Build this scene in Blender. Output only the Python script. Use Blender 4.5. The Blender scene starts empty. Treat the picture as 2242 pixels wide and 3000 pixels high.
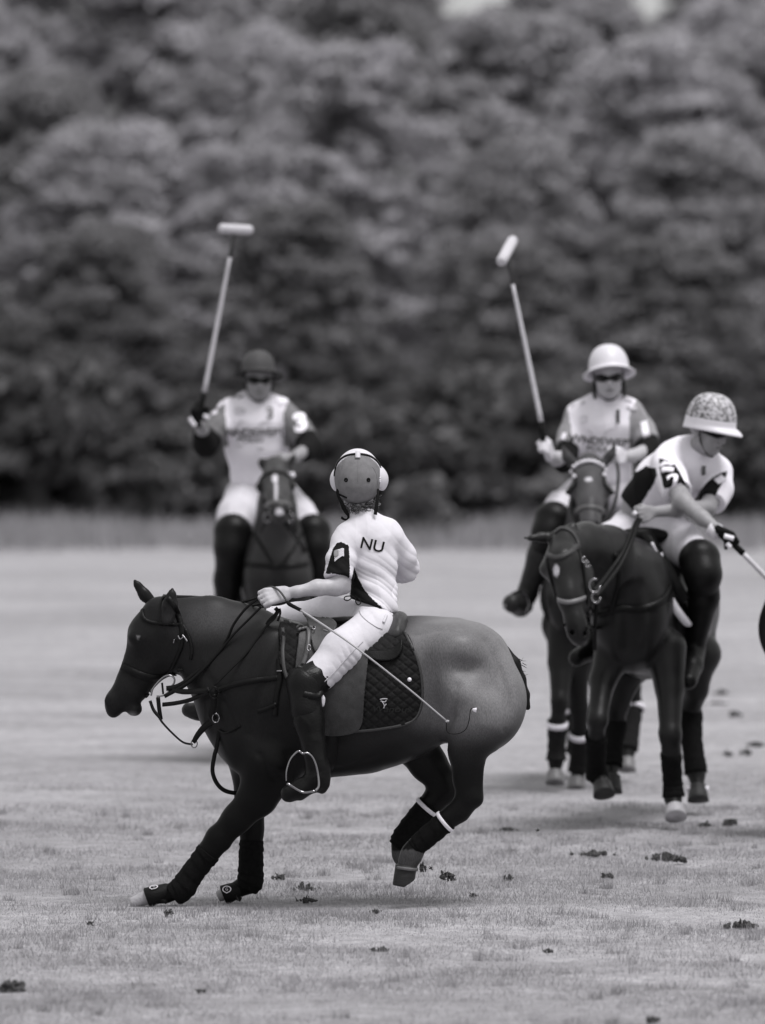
import bpy, bmesh, math, random
import numpy as np
from mathutils import Vector, Matrix
from mathutils.bvhtree import BVHTree

random.seed(7)
rng = np.random.default_rng(7)
scene = bpy.context.scene
C = scene.collection

# ------------------------------------------------------------------ camera
FPX, CX, CY, HOR = 24413.0, 1121.0, 1500.0, 949.4      # focal length / principal point / horizon, photograph pixels
CAM = np.array([0.0, -40.0, 2.78])
TH = math.atan((CY - HOR) / FPX)
cam_d = bpy.data.cameras.new('camera')
cam = bpy.data.objects.new('camera', cam_d); C.objects.link(cam)
cam.location = CAM
cam.rotation_euler = (math.pi / 2 - TH, 0, 0)
cam_d.sensor_width = 36.0
cam_d.lens = FPX / 3000.0 * 36.0
cam_d.clip_start = 1.0
cam_d.clip_end = 3000.0
cam_d.dof.use_dof = True
cam_d.dof.focus_distance = 39.85
cam_d.dof.aperture_fstop = 2.65
scene.camera = cam

# ------------------------------------------------------------------ sky and sun (high, veiled summer light)
SUN_EL, SUN_AZ = math.radians(70), math.radians(48)     # azimuth: 0 = from behind the camera, positive towards the right
world = bpy.data.worlds.new('World'); scene.world = world
world.use_nodes = True
wn = world.node_tree.nodes; wl = world.node_tree.links
sky = wn.new('ShaderNodeTexSky'); sky.sky_type = 'NISHITA'; sky.sun_disc = False
sky.sun_elevation = SUN_EL
sky.sun_rotation = math.pi - SUN_AZ
sky.dust_density = 4.0; sky.air_density = 1.5
bw = wn.new('ShaderNodeRGBToBW')                        # the photograph is black and white
wl.new(sky.outputs[0], bw.inputs[0])
veil = wn.new('ShaderNodeMath'); veil.operation = 'MULTIPLY_ADD'  # thin bright overcast evening out the sky
veil.inputs[1].default_value = 0.45; veil.inputs[2].default_value = 2.8
wl.new(bw.outputs[0], veil.inputs[0])
wl.new(veil.outputs[0], wn['Background'].inputs[0])
wn['Background'].inputs[1].default_value = 0.15
sun_d = bpy.data.lights.new('sun', 'SUN'); sun_d.energy = 2.5; sun_d.angle = math.radians(22)
sun_d.color = (1.0, 0.985, 1.0)
sun = bpy.data.objects.new('sun', sun_d); C.objects.link(sun)
sdir = Vector((math.sin(SUN_AZ) * math.cos(SUN_EL), -math.cos(SUN_AZ) * math.cos(SUN_EL), math.sin(SUN_EL)))
sun.rotation_euler = sdir.to_track_quat('Z', 'Y').to_euler()
sun.location = sdir * 60
scene.view_settings.view_transform = 'Standard'
scene.view_settings.look = 'None'
scene.view_settings.gamma = 1.0
scene.view_settings.use_curve_mapping = False
scene.view_settings.exposure = 0.12
scene.cycles.use_denoising = True
scene.cycles.max_bounces = 5

# ------------------------------------------------------------------ picture <-> place
UP = np.array([0, math.sin(TH), math.cos(TH)]); FW = np.array([0, math.cos(TH), -math.sin(TH)])
def W(sx, sy, Y):
    d = np.array([sx - CX, 0, 0]) + (CY - sy) * UP + FPX * FW
    return CAM + d * ((Y - CAM[1]) / d[1])
def ray(sx, sy):
    d = np.array([sx - CX, 0, 0]) + (CY - sy) * UP + FPX * FW
    return d / np.linalg.norm(d)
def M(px, Y):                      # photograph pixels -> metres at depth Y
    return px * (Y + 40.0) / FPX
def proj(P):
    q = P - CAM
    dep = q @ FW
    return CX + q[:, 0] / dep * FPX, CY - (q @ UP) / dep * FPX
def zf(x0, y0, k):                 # coordinates read off an enlargement of the photograph
    return lambda x, y: (x0 + x / k, y0 + y / k)
Z1 = zf(260, 1640, 2.361); Z2 = zf(700, 1280, 2.755); Z3 = zf(900, 1750, 2.361); Z5 = zf(540, 620, 1.941)
Z6 = zf(1430, 960, 2.036); Z7 = zf(1430, 1600, 2.036); Z8 = zf(940, 1280, 6.887); Z9 = zf(1100, 2050, 3.306)
Z10 = zf(360, 2150, 2.755); Z11 = zf(740, 1680, 10.33); Z12 = zf(540, 1000, 3.936); Z13 = zf(1560, 1000, 3.757)
Z14 = zf(1880, 1120, 4.254)

# ------------------------------------------------------------------ materials (toned black-and-white greys)
def tone(g):
    return (g * 1.0, g * (0.985 - 0.02 * min(g, 1)), g * (1.0 + 0.035 * min(1, g * 2)), 1)
MATS = {}
def mat(name, g, rough=0.6, var=0.0, vscale=20.0, bump=0.0, bscale=200.0, spec=0.5, metal=0.0, stretch=(1, 1, 1), sheen=0.0, coat=0.0, trans=0.0, bdist=0.01, fib=None):
    if name in MATS: return MATS[name]
    m = bpy.data.materials.new(name); m.use_nodes = True
    n, l = m.node_tree.nodes, m.node_tree.links
    b = n['Principled BSDF']
    b.inputs['Base Color'].default_value = tone(g)
    b.inputs['Roughness'].default_value = rough
    b.inputs['Specular IOR Level'].default_value = spec
    b.inputs['Metallic'].default_value = metal
    b.inputs['Sheen Weight'].default_value = sheen
    b.inputs['Coat Weight'].default_value = coat
    tc = n.new('ShaderNodeTexCoord'); mp = n.new('ShaderNodeMapping')
    mp.inputs['Scale'].default_value = stretch
    l.new(tc.outputs['Object'], mp.inputs[0])
    if var > 0:
        t = n.new('ShaderNodeTexNoise'); t.inputs['Scale'].default_value = vscale; t.inputs['Detail'].default_value = 6
        t.inputs['Roughness'].default_value = 0.6
        r = n.new('ShaderNodeValToRGB')
        r.color_ramp.elements[0].position = 0.3; r.color_ramp.elements[1].position = 0.7
        r.color_ramp.elements[0].color = tone(g * (1 - var)); r.color_ramp.elements[1].color = tone(min(1, g * (1 + var)))
        l.new(mp.outputs[0], t.inputs[0]); l.new(t.outputs[0], r.inputs[0]); l.new(r.outputs[0], b.inputs['Base Color'])
    if bump > 0:
        t2 = n.new('ShaderNodeTexNoise'); t2.inputs['Scale'].default_value = bscale; t2.inputs['Detail'].default_value = 4
        bp = n.new('ShaderNodeBump'); bp.inputs['Strength'].default_value = bump; bp.inputs['Distance'].default_value = bdist
        l.new(mp.outputs[0], t2.inputs[0]); l.new(t2.outputs[0], bp.inputs['Height']); l.new(bp.outputs[0], b.inputs['Normal'])
    if trans > 0:
        b.inputs['Transmission Weight'].default_value = 0
        tr = n.new('ShaderNodeBsdfTranslucent'); mx = n.new('ShaderNodeMixShader'); mx.inputs[0].default_value = trans
        tr.inputs[0].default_value = tone(g)
        out = n['Material Output']
        l.new(b.outputs[0], mx.inputs[1]); l.new(tr.outputs[0], mx.inputs[2]); l.new(mx.outputs[0], out.inputs[0])
    MATS[name] = m
    return m

# ------------------------------------------------------------------ objects
BASE = {}
def props(o, label=None, cat=None, group=None, kind=None):
    if label: o['label'] = label
    if cat: o['category'] = cat
    if group: o['group'] = group
    if kind: o['kind'] = kind
    return o
def thing(name, label, cat, loc, group=None):
    o = bpy.data.objects.new(name, None); C.objects.link(o)
    o.location = loc; o.empty_display_size = 0.1
    BASE[o.name] = np.array(loc, float)
    return props(o, label, cat, group)
def mesh_of(name, v, f, mats, smooth=True, fm=None):
    me = bpy.data.meshes.new(name)
    v = np.asarray(v, np.float32)
    if isinstance(f, np.ndarray):
        k = f.shape[1]; nf = len(f)
        me.vertices.add(len(v)); me.vertices.foreach_set('co', v.ravel())
        me.loops.add(nf * k); me.loops.foreach_set('vertex_index', f.astype(np.int32).ravel())
        me.polygons.add(nf); me.polygons.foreach_set('loop_start', np.arange(0, nf * k, k, dtype=np.int32))
    else:
        me.from_pydata(v.tolist(), [], f)
    for m in (mats if isinstance(mats, (list, tuple)) else [mats]): me.materials.append(m)
    if fm is not None: me.polygons.foreach_set('material_index', np.asarray(fm, np.int32))
    if smooth: me.polygons.foreach_set('use_smooth', np.ones(len(me.polygons), bool))
    me.update(calc_edges=True); me.validate()
    return me
def part(name, vf, mats, parent=None, smooth=True, fm=None, base=None):
    v, f = vf[0], vf[1]
    if parent is not None: base = BASE[parent.name]
    if base is None: base = np.zeros(3)
    v = np.asarray(v, float) - base
    o = bpy.data.objects.new(name, mesh_of(name, v, f, mats, smooth, fm)); C.objects.link(o)
    BASE[o.name] = base
    if parent is not None: o.parent = parent
    else: o.location = base
    return o
def bvh_of(v, f):
    return BVHTree.FromPolygons([tuple(x) for x in v], [tuple(int(i) for i in x) for x in f])

# ------------------------------------------------------------------ bodies: blended solids, polygonised on a grid
def unit(a):
    a = np.asarray(a, float); return a / max(1e-9, np.linalg.norm(a))
class Solid:
    def __init__(s, k=0.03): s.p = []; s.k = k; s.cuts = []
    def cone(s, a, b, ra, rb, sc=(1, 1, 1), k=None, tag='', sub=False, cap=False, capa=False):
        s.p.append(dict(t='c', a=np.array(a, float), b=np.array(b, float), ra=ra, rb=rb, sc=np.array(sc, float), k=s.k if k is None else k, tag=tag, sub=sub, cap=cap, capa=capa)); return s
    def chain(s, pts, sc=(1, 1, 1), k=None, tag='', cap=False):         # pts: (sx, sy, Y, r_px)
        for n, (p, q) in enumerate(zip(pts[:-1], pts[1:])):
            scn = sc[n] if isinstance(sc, list) else sc
            s.cone(W(*p[:3]), W(*q[:3]), M(p[3], p[2]), M(q[3], q[2]), scn, k, tag, cap=cap and n == len(pts) - 2)
        return s
    def ell(s, c, rad, R=None, k=None, tag='', sub=False):
        s.p.append(dict(t='e', c=np.array(c, float), rad=np.array(rad, float), R=np.eye(3) if R is None else np.array(R, float), k=s.k if k is None else k, tag=tag, sub=sub)); return s
    def ellp(s, sx, sy, Y, rad, R=None, k=None, tag='', sub=False): return s.ell(W(sx, sy, Y), rad, R, k, tag, sub)
    def cut(s, p, n): s.cuts.append((np.array(p, float), unit(n))); return s
    def grown(s, tags, d, k=None):
        o = Solid(s.k)
        for q in s.p:
            if q['tag'] in tags and not q['sub']:
                q = dict(q)
                if k is not None: q['k'] = k
                if q['t'] == 'c': q['ra'] += d; q['rb'] += d
                else: q['rad'] = q['rad'] + d
                o.p.append(q)
        return o
    def build(s, h, smooth=2):
        lo = np.full(3, 1e9); hi = -lo
        for q in s.p:
            if q['t'] == 'c':
                r = max(q['ra'], q['rb']) * q['sc'] + q['k']
                q['lo'] = np.minimum(q['a'], q['b']) - r - 3 * h; q['hi'] = np.maximum(q['a'], q['b']) + r + 3 * h
            else:
                r = np.abs(q['R']) @ q['rad'] + q['k']
                q['lo'] = q['c'] - r - 3 * h; q['hi'] = q['c'] + r + 3 * h
            if not q['sub']: lo = np.minimum(lo, q['lo']); hi = np.maximum(hi, q['hi'])
        n = np.ceil((hi - lo) / h).astype(int) + 1
        ax = [lo[i] + h * np.arange(n[i]) for i in range(3)]
        V = np.full(n, 10.0, np.float32)
        for q in s.p:
            i0 = np.clip(np.floor((q['lo'] - lo) / h).astype(int), 0, n); i1 = np.clip(np.ceil((q['hi'] - lo) / h).astype(int) + 1, 0, n)
            if (i1 <= i0).any(): continue
            sl = tuple(slice(i0[i], i1[i]) for i in range(3))
            X = ax[0][sl[0]][:, None, None].astype(np.float32); Y = ax[1][sl[1]][None, :, None].astype(np.float32); Z = ax[2][sl[2]][None, None, :].astype(np.float32)
            if q['t'] == 'c':
                sc = q['sc']; a = q['a'] / sc; ba = q['b'] / sc - a; bb = max(1e-12, ba @ ba)
                x = X / sc[0] - a[0]; y = Y / sc[1] - a[1]; z = Z / sc[2] - a[2]
                t0 = (x * ba[0] + y * ba[1] + z * ba[2]) / bb
                t = np.clip(t0, 0, 1)
                d = np.sqrt((x - t * ba[0]) ** 2 + (y - t * ba[1]) ** 2 + (z - t * ba[2]) ** 2) - (q['ra'] + t * (q['rb'] - q['ra']))
                if q['cap']: d = np.maximum(d, (t0 - 1) * math.sqrt(bb))
                if q['capa']: d = np.maximum(d, -t0 * math.sqrt(bb))
                d = d * sc.min()
            else:
                R = q['R']; c = q['c']; x = X - c[0]; y = Y - c[1]; z = Z - c[2]
                u = [(R[0, i] * x + R[1, i] * y + R[2, i] * z) / q['rad'][i] for i in range(3)]
                d = (np.sqrt(u[0] ** 2 + u[1] ** 2 + u[2] ** 2) - 1) * q['rad'].min()
            k = q['k']; cur = V[sl]
            if q['sub']:
                d = -d; hh = np.maximum(k - np.abs(cur - d), 0) / k; V[sl] = np.maximum(cur, d) + hh * hh * k * 0.25
            else:
                hh = np.maximum(k - np.abs(cur - d), 0) / k; V[sl] = np.minimum(cur, d) - hh * hh * k * 0.25
        for p0, nn in s.cuts:
            d = ((ax[0] - p0[0]) * nn[0])[:, None, None] + ((ax[1] - p0[1]) * nn[1])[None, :, None] + ((ax[2] - p0[2]) * nn[2])[None, None, :]
            V = np.maximum(V, d.astype(np.float32))
        return nets(V, lo, h, smooth)
def nets(V, lo, h, smooth=2):
    V[0] = V[-1] = 1; V[:, 0] = V[:, -1] = 1; V[:, :, 0] = V[:, :, -1] = 1
    I = V < 0
    s8 = np.zeros(tuple(np.array(V.shape) - 1), np.int8)
    cs = [(i, j, k) for i in (0, 1) for j in (0, 1) for k in (0, 1)]
    for i, j, k in cs: s8 += I[i:i + s8.shape[0], j:j + s8.shape[1], k:k + s8.shape[2]]
    act = np.argwhere((s8 > 0) & (s8 < 8))
    idx = np.full(s8.shape, -1, np.int32); idx[act[:, 0], act[:, 1], act[:, 2]] = np.arange(len(act))
    vals = {c: V[act[:, 0] + c[0], act[:, 1] + c[1], act[:, 2] + c[2]] for c in cs}
    acc = np.zeros((len(act), 3)); cnt = np.zeros(len(act))
    for c in cs:
        for ax_ in range(3):
            if c[ax_]: continue
            c2 = list(c); c2[ax_] = 1; c2 = tuple(c2)
            va, vb = vals[c], vals[c2]; m = (va < 0) != (vb < 0)
            t = np.where(m, va / np.where(m, va - vb, 1), 0)
            pt = np.tile(np.array(c, float), (len(act), 1)); pt[:, ax_] = t
            acc[m] += pt[m]; cnt[m] += 1
    v = lo + h * (act + acc / cnt[:, None])
    quads = []
    for ax_ in range(3):
        u, w = (ax_ + 1) % 3, (ax_ + 2) % 3
        a = np.take(I, range(0, I.shape[ax_] - 1), ax_); b = np.take(I, range(1, I.shape[ax_]), ax_)
        e = np.argwhere(a != b)
        sgn = a[e[:, 0], e[:, 1], e[:, 2]]
        def cell(du, dw):
            q = e.copy(); q[:, u] -= du; q[:, w] -= dw
            return idx[q[:, 0], q[:, 1], q[:, 2]]
        q = np.stack([cell(1, 1), cell(0, 1), cell(0, 0), cell(1, 0)], 1)
        q[~sgn] = q[~sgn][:, ::-1]
        quads.append(q)
    f = np.concatenate(quads)
    ed = np.concatenate([f[:, [0, 1]], f[:, [1, 2]], f[:, [2, 3]], f[:, [3, 0]]])
    for _ in range(smooth):
        n = np.bincount(ed[:, 0], minlength=len(v)) + np.bincount(ed[:, 1], minlength=len(v))
        g = np.stack([np.bincount(ed[:, 0], v[ed[:, 1], i], len(v)) + np.bincount(ed[:, 1], v[ed[:, 0], i], len(v)) for i in range(3)], 1) / n[:, None]
        v = v + 0.5 * (g - v)
    return v, f
def vnormals(v, f):
    n = np.cross(v[f[:, 2]] - v[f[:, 0]], v[f[:, 3]] - v[f[:, 1]])
    o = np.zeros_like(v)
    for i in range(4):
        for k in range(3): o[:, k] += np.bincount(f[:, i], n[:, k], len(v))
    return o / np.maximum(1e-12, np.linalg.norm(o, axis=1))[:, None]
def fcent(v, f): return v[f].mean(1)
# smooth pseudo-noise for cloth folds and the like
NW = np.random.default_rng(3).normal(size=(24, 3)); NP = np.random.default_rng(4).uniform(0, 6.28, 24)
def wav(P, freq, n=12):
    o = np.zeros(len(P))
    for i in range(n): o += np.sin(P @ (NW[i] * freq) + NP[i])
    return o / math.sqrt(n)

# ------------------------------------------------------------------ sweeps, lofts, drapes
def smooth_path(pts, n=6):
    P = [np.array(p, float) for p in pts]
    if len(P) < 3: 
        return [P[0] + (P[1] - P[0]) * t for t in np.linspace(0, 1, n + 1)]
    P = [2 * P[0] - P[1]] + P + [2 * P[-1] - P[-2]]; out = []
    for i in range(1, len(P) - 2):
        for t in np.linspace(0, 1, n, endpoint=False):
            a, b, c, d = P[i - 1], P[i], P[i + 1], P[i + 2]
            out.append(0.5 * ((2 * b) + (c - a) * t + (2 * a - 5 * b + 4 * c - d) * t * t + (3 * b - a - 3 * c + d) * t ** 3))
    out.append(P[-2]); return out
def sweep(pts, w, th, nrm=None, n=6, taper=None, ring=None, closed=False):
    """strap or tube along a path: w across, th thick; nrm = outward direction(s) of the flat face"""
    P = smooth_path(pts, n) if n else [np.array(p, float) for p in pts]
    m = len(P); N = None
    if nrm is not None:
        nr = np.atleast_2d(np.array(nrm, float))
        N = nr if len(nr) == m else np.array([nr[min(len(nr) - 1, int(round(i / max(1, m - 1) * (len(nr) - 1))))] for i in range(m)])
    K = ring or (8 if N is None else 4); v = []; f = []; pv = np.array([0, -1, 0.001])
    for i in range(m):
        t = unit(P[min(m - 1, i + 1)] - P[max(0, i - 1)])
        nn = N[i] if N is not None else pv
        b = unit(np.cross(t, nn)); nn = unit(np.cross(b, t)); pv = nn
        s = 1 if taper is None else np.interp(i / (m - 1), np.linspace(0, 1, len(taper)), taper)
        if K == 4:
            for sb, sn in ((-1, -1), (1, -1), (1, 1), (-1, 1)): v.append(P[i] + b * sb * w * s / 2 + nn * sn * th / 2)
        else:
            for j in range(K):
                a = 2 * math.pi * j / K; v.append(P[i] + (b * math.cos(a) * w + nn * math.sin(a) * th) * s / 2)
    for i in range(m - 1):
        for j in range(K):
            f.append((i * K + j, i * K + (j + 1) % K, (i + 1) * K + (j + 1) % K, (i + 1) * K + j))
    f.append(tuple(range(K))[::-1]); f.append(tuple((m - 1) * K + j for j in range(K)))
    return v, f
def loft(rings, cap=True):
    """rings: list of equally long point loops"""
    K = len(rings[0]); v = [p for r in rings for p in r]; f = []
    for i in range(len(rings) - 1):
        for j in range(K): f.append((i * K + j, i * K + (j + 1) % K, (i + 1) * K + (j + 1) % K, (i + 1) * K + j))
    if cap: f.append(tuple(range(K))[::-1]); f.append(tuple((len(rings) - 1) * K + j for j in range(K)))
    return v, f
def merge(*vfs):
    v = []; f = []
    for a, b in vfs:
        o = len(v); v += [np.array(x) for x in a]; f += [tuple(i + o for i in q) for q in b]
    return v, f
def onto(bvh, sx, sy, off=0.004, Yfall=0.0):
    d = ray(sx, sy); h = bvh.ray_cast(Vector(CAM), Vector(d))
    if h[0] is None:                                   # just past the edge: settle on the nearest bit of surface
        q = W(sx, sy, Yfall)
        for _ in range(6):
            h = bvh.find_nearest(Vector(q)); q = W(sx, sy, h[0][1])
        n = np.array(h[1]); o = q - np.array(h[0]); n = n if n @ o >= 0 else -n
        return np.array(h[0]) + n * off, n
    n = np.array(h[1]); n = n if n @ d < 0 else -n
    return np.array(h[0]) + n * off, n
def strap_on(bvh, pts, w, th=0.005, off=0.004, step=8, Yfall=0.0):
    q = smooth_path([np.array([a, b, 0.0]) for a, b in pts], step)
    P = []; N = []
    for c in q:
        p, n = onto(bvh, c[0], c[1], off, Yfall); P.append(p); N.append(n)
    P = np.array(P); N = np.array(N)
    for _ in range(3):
        P[1:-1] = (P[:-2] + 2 * P[1:-1] + P[2:]) / 4; N[1:-1] = (N[:-2] + 2 * N[1:-1] + N[2:]) / 4
    return sweep(P, w, th, N, n=0)
def inside(poly, x, y):
    r = np.zeros(x.shape, bool); n = len(poly)
    for i in range(n):
        x0, y0 = poly[i]; x1, y1 = poly[(i + 1) % n]
        c = ((y0 > y) != (y1 > y)) & (x < (x1 - x0) * (y - y0) / (y1 - y0 + 1e-9) + x0); r ^= c
    return r
def smooth_poly(poly, n=6):
    P = [np.array([a, b, 0.0]) for a, b in poly]; P = P[-1:] + P + P[:2]; o = []
    for i in range(1, len(P) - 2):
        for t in np.linspace(0, 1, n, endpoint=False):
            a, b, c, d = P[i - 1], P[i], P[i + 1], P[i + 2]
            o.append((0.5 * ((2 * b) + (c - a) * t + (2 * a - 5 * b + 4 * c - d) * t * t + (3 * b - a - 3 * c + d) * t ** 3))[:2])
    return o
def drape(bvh, poly, off, step=4.0, relief=None, th=0.006, far=False, Yc=0.0):
    """cloth or leather lying on a body: the outline in photograph pixels, laid on the near (or mirrored, far) side"""
    poly = smooth_poly(poly); a = np.array(poly)
    xs = np.arange(a[:, 0].min(), a[:, 0].max() + step, step); ys = np.arange(a[:, 1].min(), a[:, 1].max() + step, step)
    gx, gy = np.meshgrid(xs, ys, indexing='ij'); ins = inside(poly, gx + step / 2, gy + step / 2)
    need = np.zeros(ins.shape, bool)
    for i, j in ((0, 0), (1, 0), (0, 1), (1, 1)):
        need |= np.roll(np.roll(ins, i, 0), j, 1)
    idx = np.full(ins.shape, -1); v = []; nn = []
    full = ins.copy()
    for i, j in ((1, 0), (0, 1), (1, 1)): full &= np.roll(np.roll(ins, i, 0), j, 1)
    dense = np.array(smooth_poly([tuple(p) for p in poly], 4))
    for i, j in np.argwhere(need):
        sx, sy = gx[i, j], gy[i, j]
        if not full[i, j]:
            dd = (dense[:, 0] - sx) ** 2 + (dense[:, 1] - sy) ** 2; q_ = dd.argmin()
            if dd[q_] < (1.6 * step) ** 2: sx, sy = dense[q_]
        if not far: p, n = onto(bvh, sx, sy, 0.0)
        else:
            q = W(sx, sy, Yc); h = bvh.ray_cast(Vector((q[0], Yc + 3, q[2])), Vector((0, -1, 0)))
            if h[0] is None: p, n = q, np.array([0, 1.0, 0])
            else: p = np.array(h[0]); n = np.array(h[1]); n = n if n[1] > 0 else -n
        idx[i, j] = len(v); v.append(p + n * (off + (relief(sx, sy) if relief else 0))); nn.append(n)
    f = []
    for i, j in np.argwhere(ins):
        q = [idx[i, j], idx[i + 1, j], idx[i + 1, j + 1], idx[i, j + 1]] if i + 1 < idx.shape[0] and j + 1 < idx.shape[1] else [-1]
        if min(q) >= 0: f.append(tuple(q) if not far else tuple(q[::-1]))
    v = np.array(v); nn = np.array(nn); nv = len(v)
    ec = {}
    for q in f:
        for k in range(4):
            e = (q[k], q[(k + 1) % 4]); ec[tuple(sorted(e))] = ec.get(tuple(sorted(e)), []) + [e]
    f2 = [tuple(i + nv for i in q[::-1]) for q in f]
    side = [(e[0][1], e[0][0], e[0][0] + nv, e[0][1] + nv) for e in ec.values() if len(e) == 1]
    return np.concatenate([v, v - nn * th]), f + f2 + side
def fontmesh(txt, size, extr=0.0, bold=0.0):
    cu = bpy.data.curves.new('t', 'FONT'); cu.body = txt; cu.size = size; cu.align_x = 'CENTER'; cu.align_y = 'CENTER'; cu.extrude = extr; cu.offset = bold
    o = bpy.data.objects.new('t', cu); C.objects.link(o)
    me = bpy.data.meshes.new_from_object(o.evaluated_get(bpy.context.evaluated_depsgraph_get()))
    bpy.data.objects.remove(o); bpy.data.curves.remove(cu)
    bm = bmesh.new(); bm.from_mesh(me); bpy.data.meshes.remove(me)
    bmesh.ops.triangulate(bm, faces=bm.faces)
    for _ in range(4):
        es = [e for e in bm.edges if e.calc_length() > size * 0.09]
        if es: bmesh.ops.subdivide_edges(bm, edges=es, cuts=1); bmesh.ops.triangulate(bm, faces=bm.faces)
    v = np.array([x.co[:] for x in bm.verts]); bm.verts.index_update(); f = [tuple(x.index for x in q.verts) for q in bm.faces]; bm.free()
    return v, f
def text_on(bvh, txt, cx, cy, hpx, rot=0.0, off=0.004, sx=1.0, bold=0.0, skew=0.0):
    v, f = fontmesh(txt, 1.0, 0.0, bold)
    h = v[:, 1].max() - v[:, 1].min(); s = hpx / h; ca, sa = math.cos(rot), math.sin(rot)
    o = []
    ym = (v[:, 1].max() + v[:, 1].min()) / 2; xm = (v[:, 0].max() + v[:, 0].min()) / 2
    for p in v:
        x, y = (p[0] - xm) * s * sx, (p[1] - ym) * s; x += y * skew
        o.append(onto(bvh, cx + x * ca + y * sa, cy - (y * ca - x * sa), off)[0])
    # face the camera side
    o = np.array(o); a = np.cross(o[f[0][1]] - o[f[0][0]], o[f[0][2]] - o[f[0][0]])
    return o, f
# ================================================================== the setting
def turf_material():
    m = bpy.data.materials.new('turf'); m.use_nodes = True
    n, l = m.node_tree.nodes, m.node_tree.links; b = n['Principled BSDF']
    b.inputs['Roughness'].default_value = 0.9; b.inputs['Specular IOR Level'].default_value = 0.15
    tc = n.new('ShaderNodeTexCoord')
    def noise(scale, det, st=(1, 1, 1), rough=0.55):
        mp = n.new('ShaderNodeMapping'); mp.inputs['Scale'].default_value = st; l.new(tc.outputs['Object'], mp.inputs[0])
        t = n.new('ShaderNodeTexNoise'); t.inputs['Scale'].default_value = scale; t.inputs['Detail'].default_value = det; t.inputs['Roughness'].default_value = rough
        l.new(mp.outputs[0], t.inputs[0]); return t.outputs[0]
    def ramp(src, a, b_, ca, cb):
        r = n.new('ShaderNodeMapRange'); r.inputs[1].default_value = a; r.inputs[2].default_value = b_; r.inputs[3].default_value = ca; r.inputs[4].default_value = cb
        l.new(src, r.inputs[0]); return r.outputs[0]
    def mul(a, b_):
        x = n.new('ShaderNodeMath'); x.operation = 'MULTIPLY'; l.new(a, x.inputs[0]); l.new(b_, x.inputs[1]); return x.outputs[0]
    big = ramp(noise(0.22, 3, (0.35, 1, 1)), 0.35, 0.68, 0.86, 1.08)
    mid = ramp(noise(1.3, 6, (0.5, 1, 1), 0.6), 0.36, 0.66, 0.82, 1.10)
    sm = ramp(noise(9, 6, (1, 0.7, 1), 0.65), 0.35, 0.65, 0.78, 1.14)
    fine = ramp(noise(120, 3, (1, 0.35, 1)), 0.3, 0.7, 0.72, 1.2)
    scuff = ramp(noise(2.4, 8, (0.4, 1, 1), 0.72), 0.60, 0.74, 1.0, 0.66)
    val = mul(mul(mul(big, mid), mul(sm, fine)), scuff)
    rgb = n.new('ShaderNodeMix'); rgb.data_type = 'RGBA'; rgb.blend_type = 'MULTIPLY'; rgb.inputs[0].default_value = 1
    rgb.inputs[6].default_value = tone(0.335)
    l.new(val, rgb.inputs[7]); l.new(rgb.outputs[2], b.inputs['Base Color'])
    bp = n.new('ShaderNodeBump'); bp.inputs['Strength'].default_value = 0.5; bp.inputs['Distance'].default_value = 0.03
    l.new(sm, bp.inputs['Height']); l.new(bp.outputs[0], b.inputs['Normal'])
    return m
turf = turf_material()
gx = np.concatenate([np.linspace(-500, -12, 12), np.linspace(-10, 10, 81), np.linspace(12, 500, 12)])
gy = np.concatenate([np.linspace(-80, -10, 10), np.linspace(-9, 40, 197), np.linspace(42, 900, 40)])
GX, GY = np.meshgrid(gx, gy, indexing='ij')
def gz(x, y):
    return 0.010 * np.sin(x * 2.1 + 1.3 * np.sin(y * 1.7)) * np.sin(y * 1.4 + 0.6) + 0.006 * np.sin(x * 5.3 + y * 3.1) - 0.012
gv = np.stack([GX, GY, gz(GX, GY)], -1).reshape(-1, 3)
nx, ny = GX.shape; ii, jj = np.meshgrid(np.arange(nx - 1), np.arange(ny - 1), indexing='ij')
gf = np.stack([ii * ny + jj, (ii + 1) * ny + jj, (ii + 1) * ny + jj + 1, ii * ny + jj + 1], -1).reshape(-1, 4)
ground = part('field', (gv, gf), turf)
props(ground, 'mown pale polo field stretching back to the tall grass', None, None, 'structure')

# short turf blades over the part of the field that is near enough to show them
def blades(n, x0, x1, y0, y1, h0, h1, w, lean, r, dens=None):
    x = r.uniform(x0, x1, n); y = r.uniform(y0, y1, n)
    if dens is not None:
        k = r.uniform(0, 1, n) < dens(x, y); x, y = x[k], y[k]; n = len(x)
    h = r.uniform(h0, h1, n) * (0.75 + 0.35 * np.sin(x * 1.7 + 2 * np.sin(y * 0.9)) * np.sin(y * 2.3)); a = r.uniform(0, 6.28, n); la = r.uniform(0, 6.28, n)
    z = gz(x, y) - 0.004; wx = np.cos(a) * w / 2; wy = np.sin(a) * w / 2
    lx = np.cos(la) * lean * h * r.uniform(0, 1, n); ly = np.sin(la) * lean * h * r.uniform(0, 1, n)
    v = np.stack([np.stack([x - wx, y - wy, z], 1), np.stack([x + wx, y + wy, z], 1), np.stack([x + lx, y + ly, z + h], 1)], 1).reshape(-1, 3)
    return v, np.arange(n * 3).reshape(-1, 3)
blade_m = mat('grass_blade', 0.31, 0.7, 0.22, 1.2, spec=0.2, trans=0.35)
v1, f1 = blades(640000, -4.2, 4.2, -8.5, 13, 0.010, 0.032, 0.0035, 1.1, rng, lambda x, y: np.clip((13 - y) / 9, 0, 1))
vt, ft = [], 0
ctr = np.stack([rng.uniform(-4, 4, 900), rng.uniform(-8, 8, 900)], 1)
tx = []
for cx_, cy_ in ctr:
    n_ = int(rng.integers(15, 60)); q_ = rng.normal(size=(n_, 2)) * rng.uniform(.015, .06) + (cx_, cy_); tx.append(q_)
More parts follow.
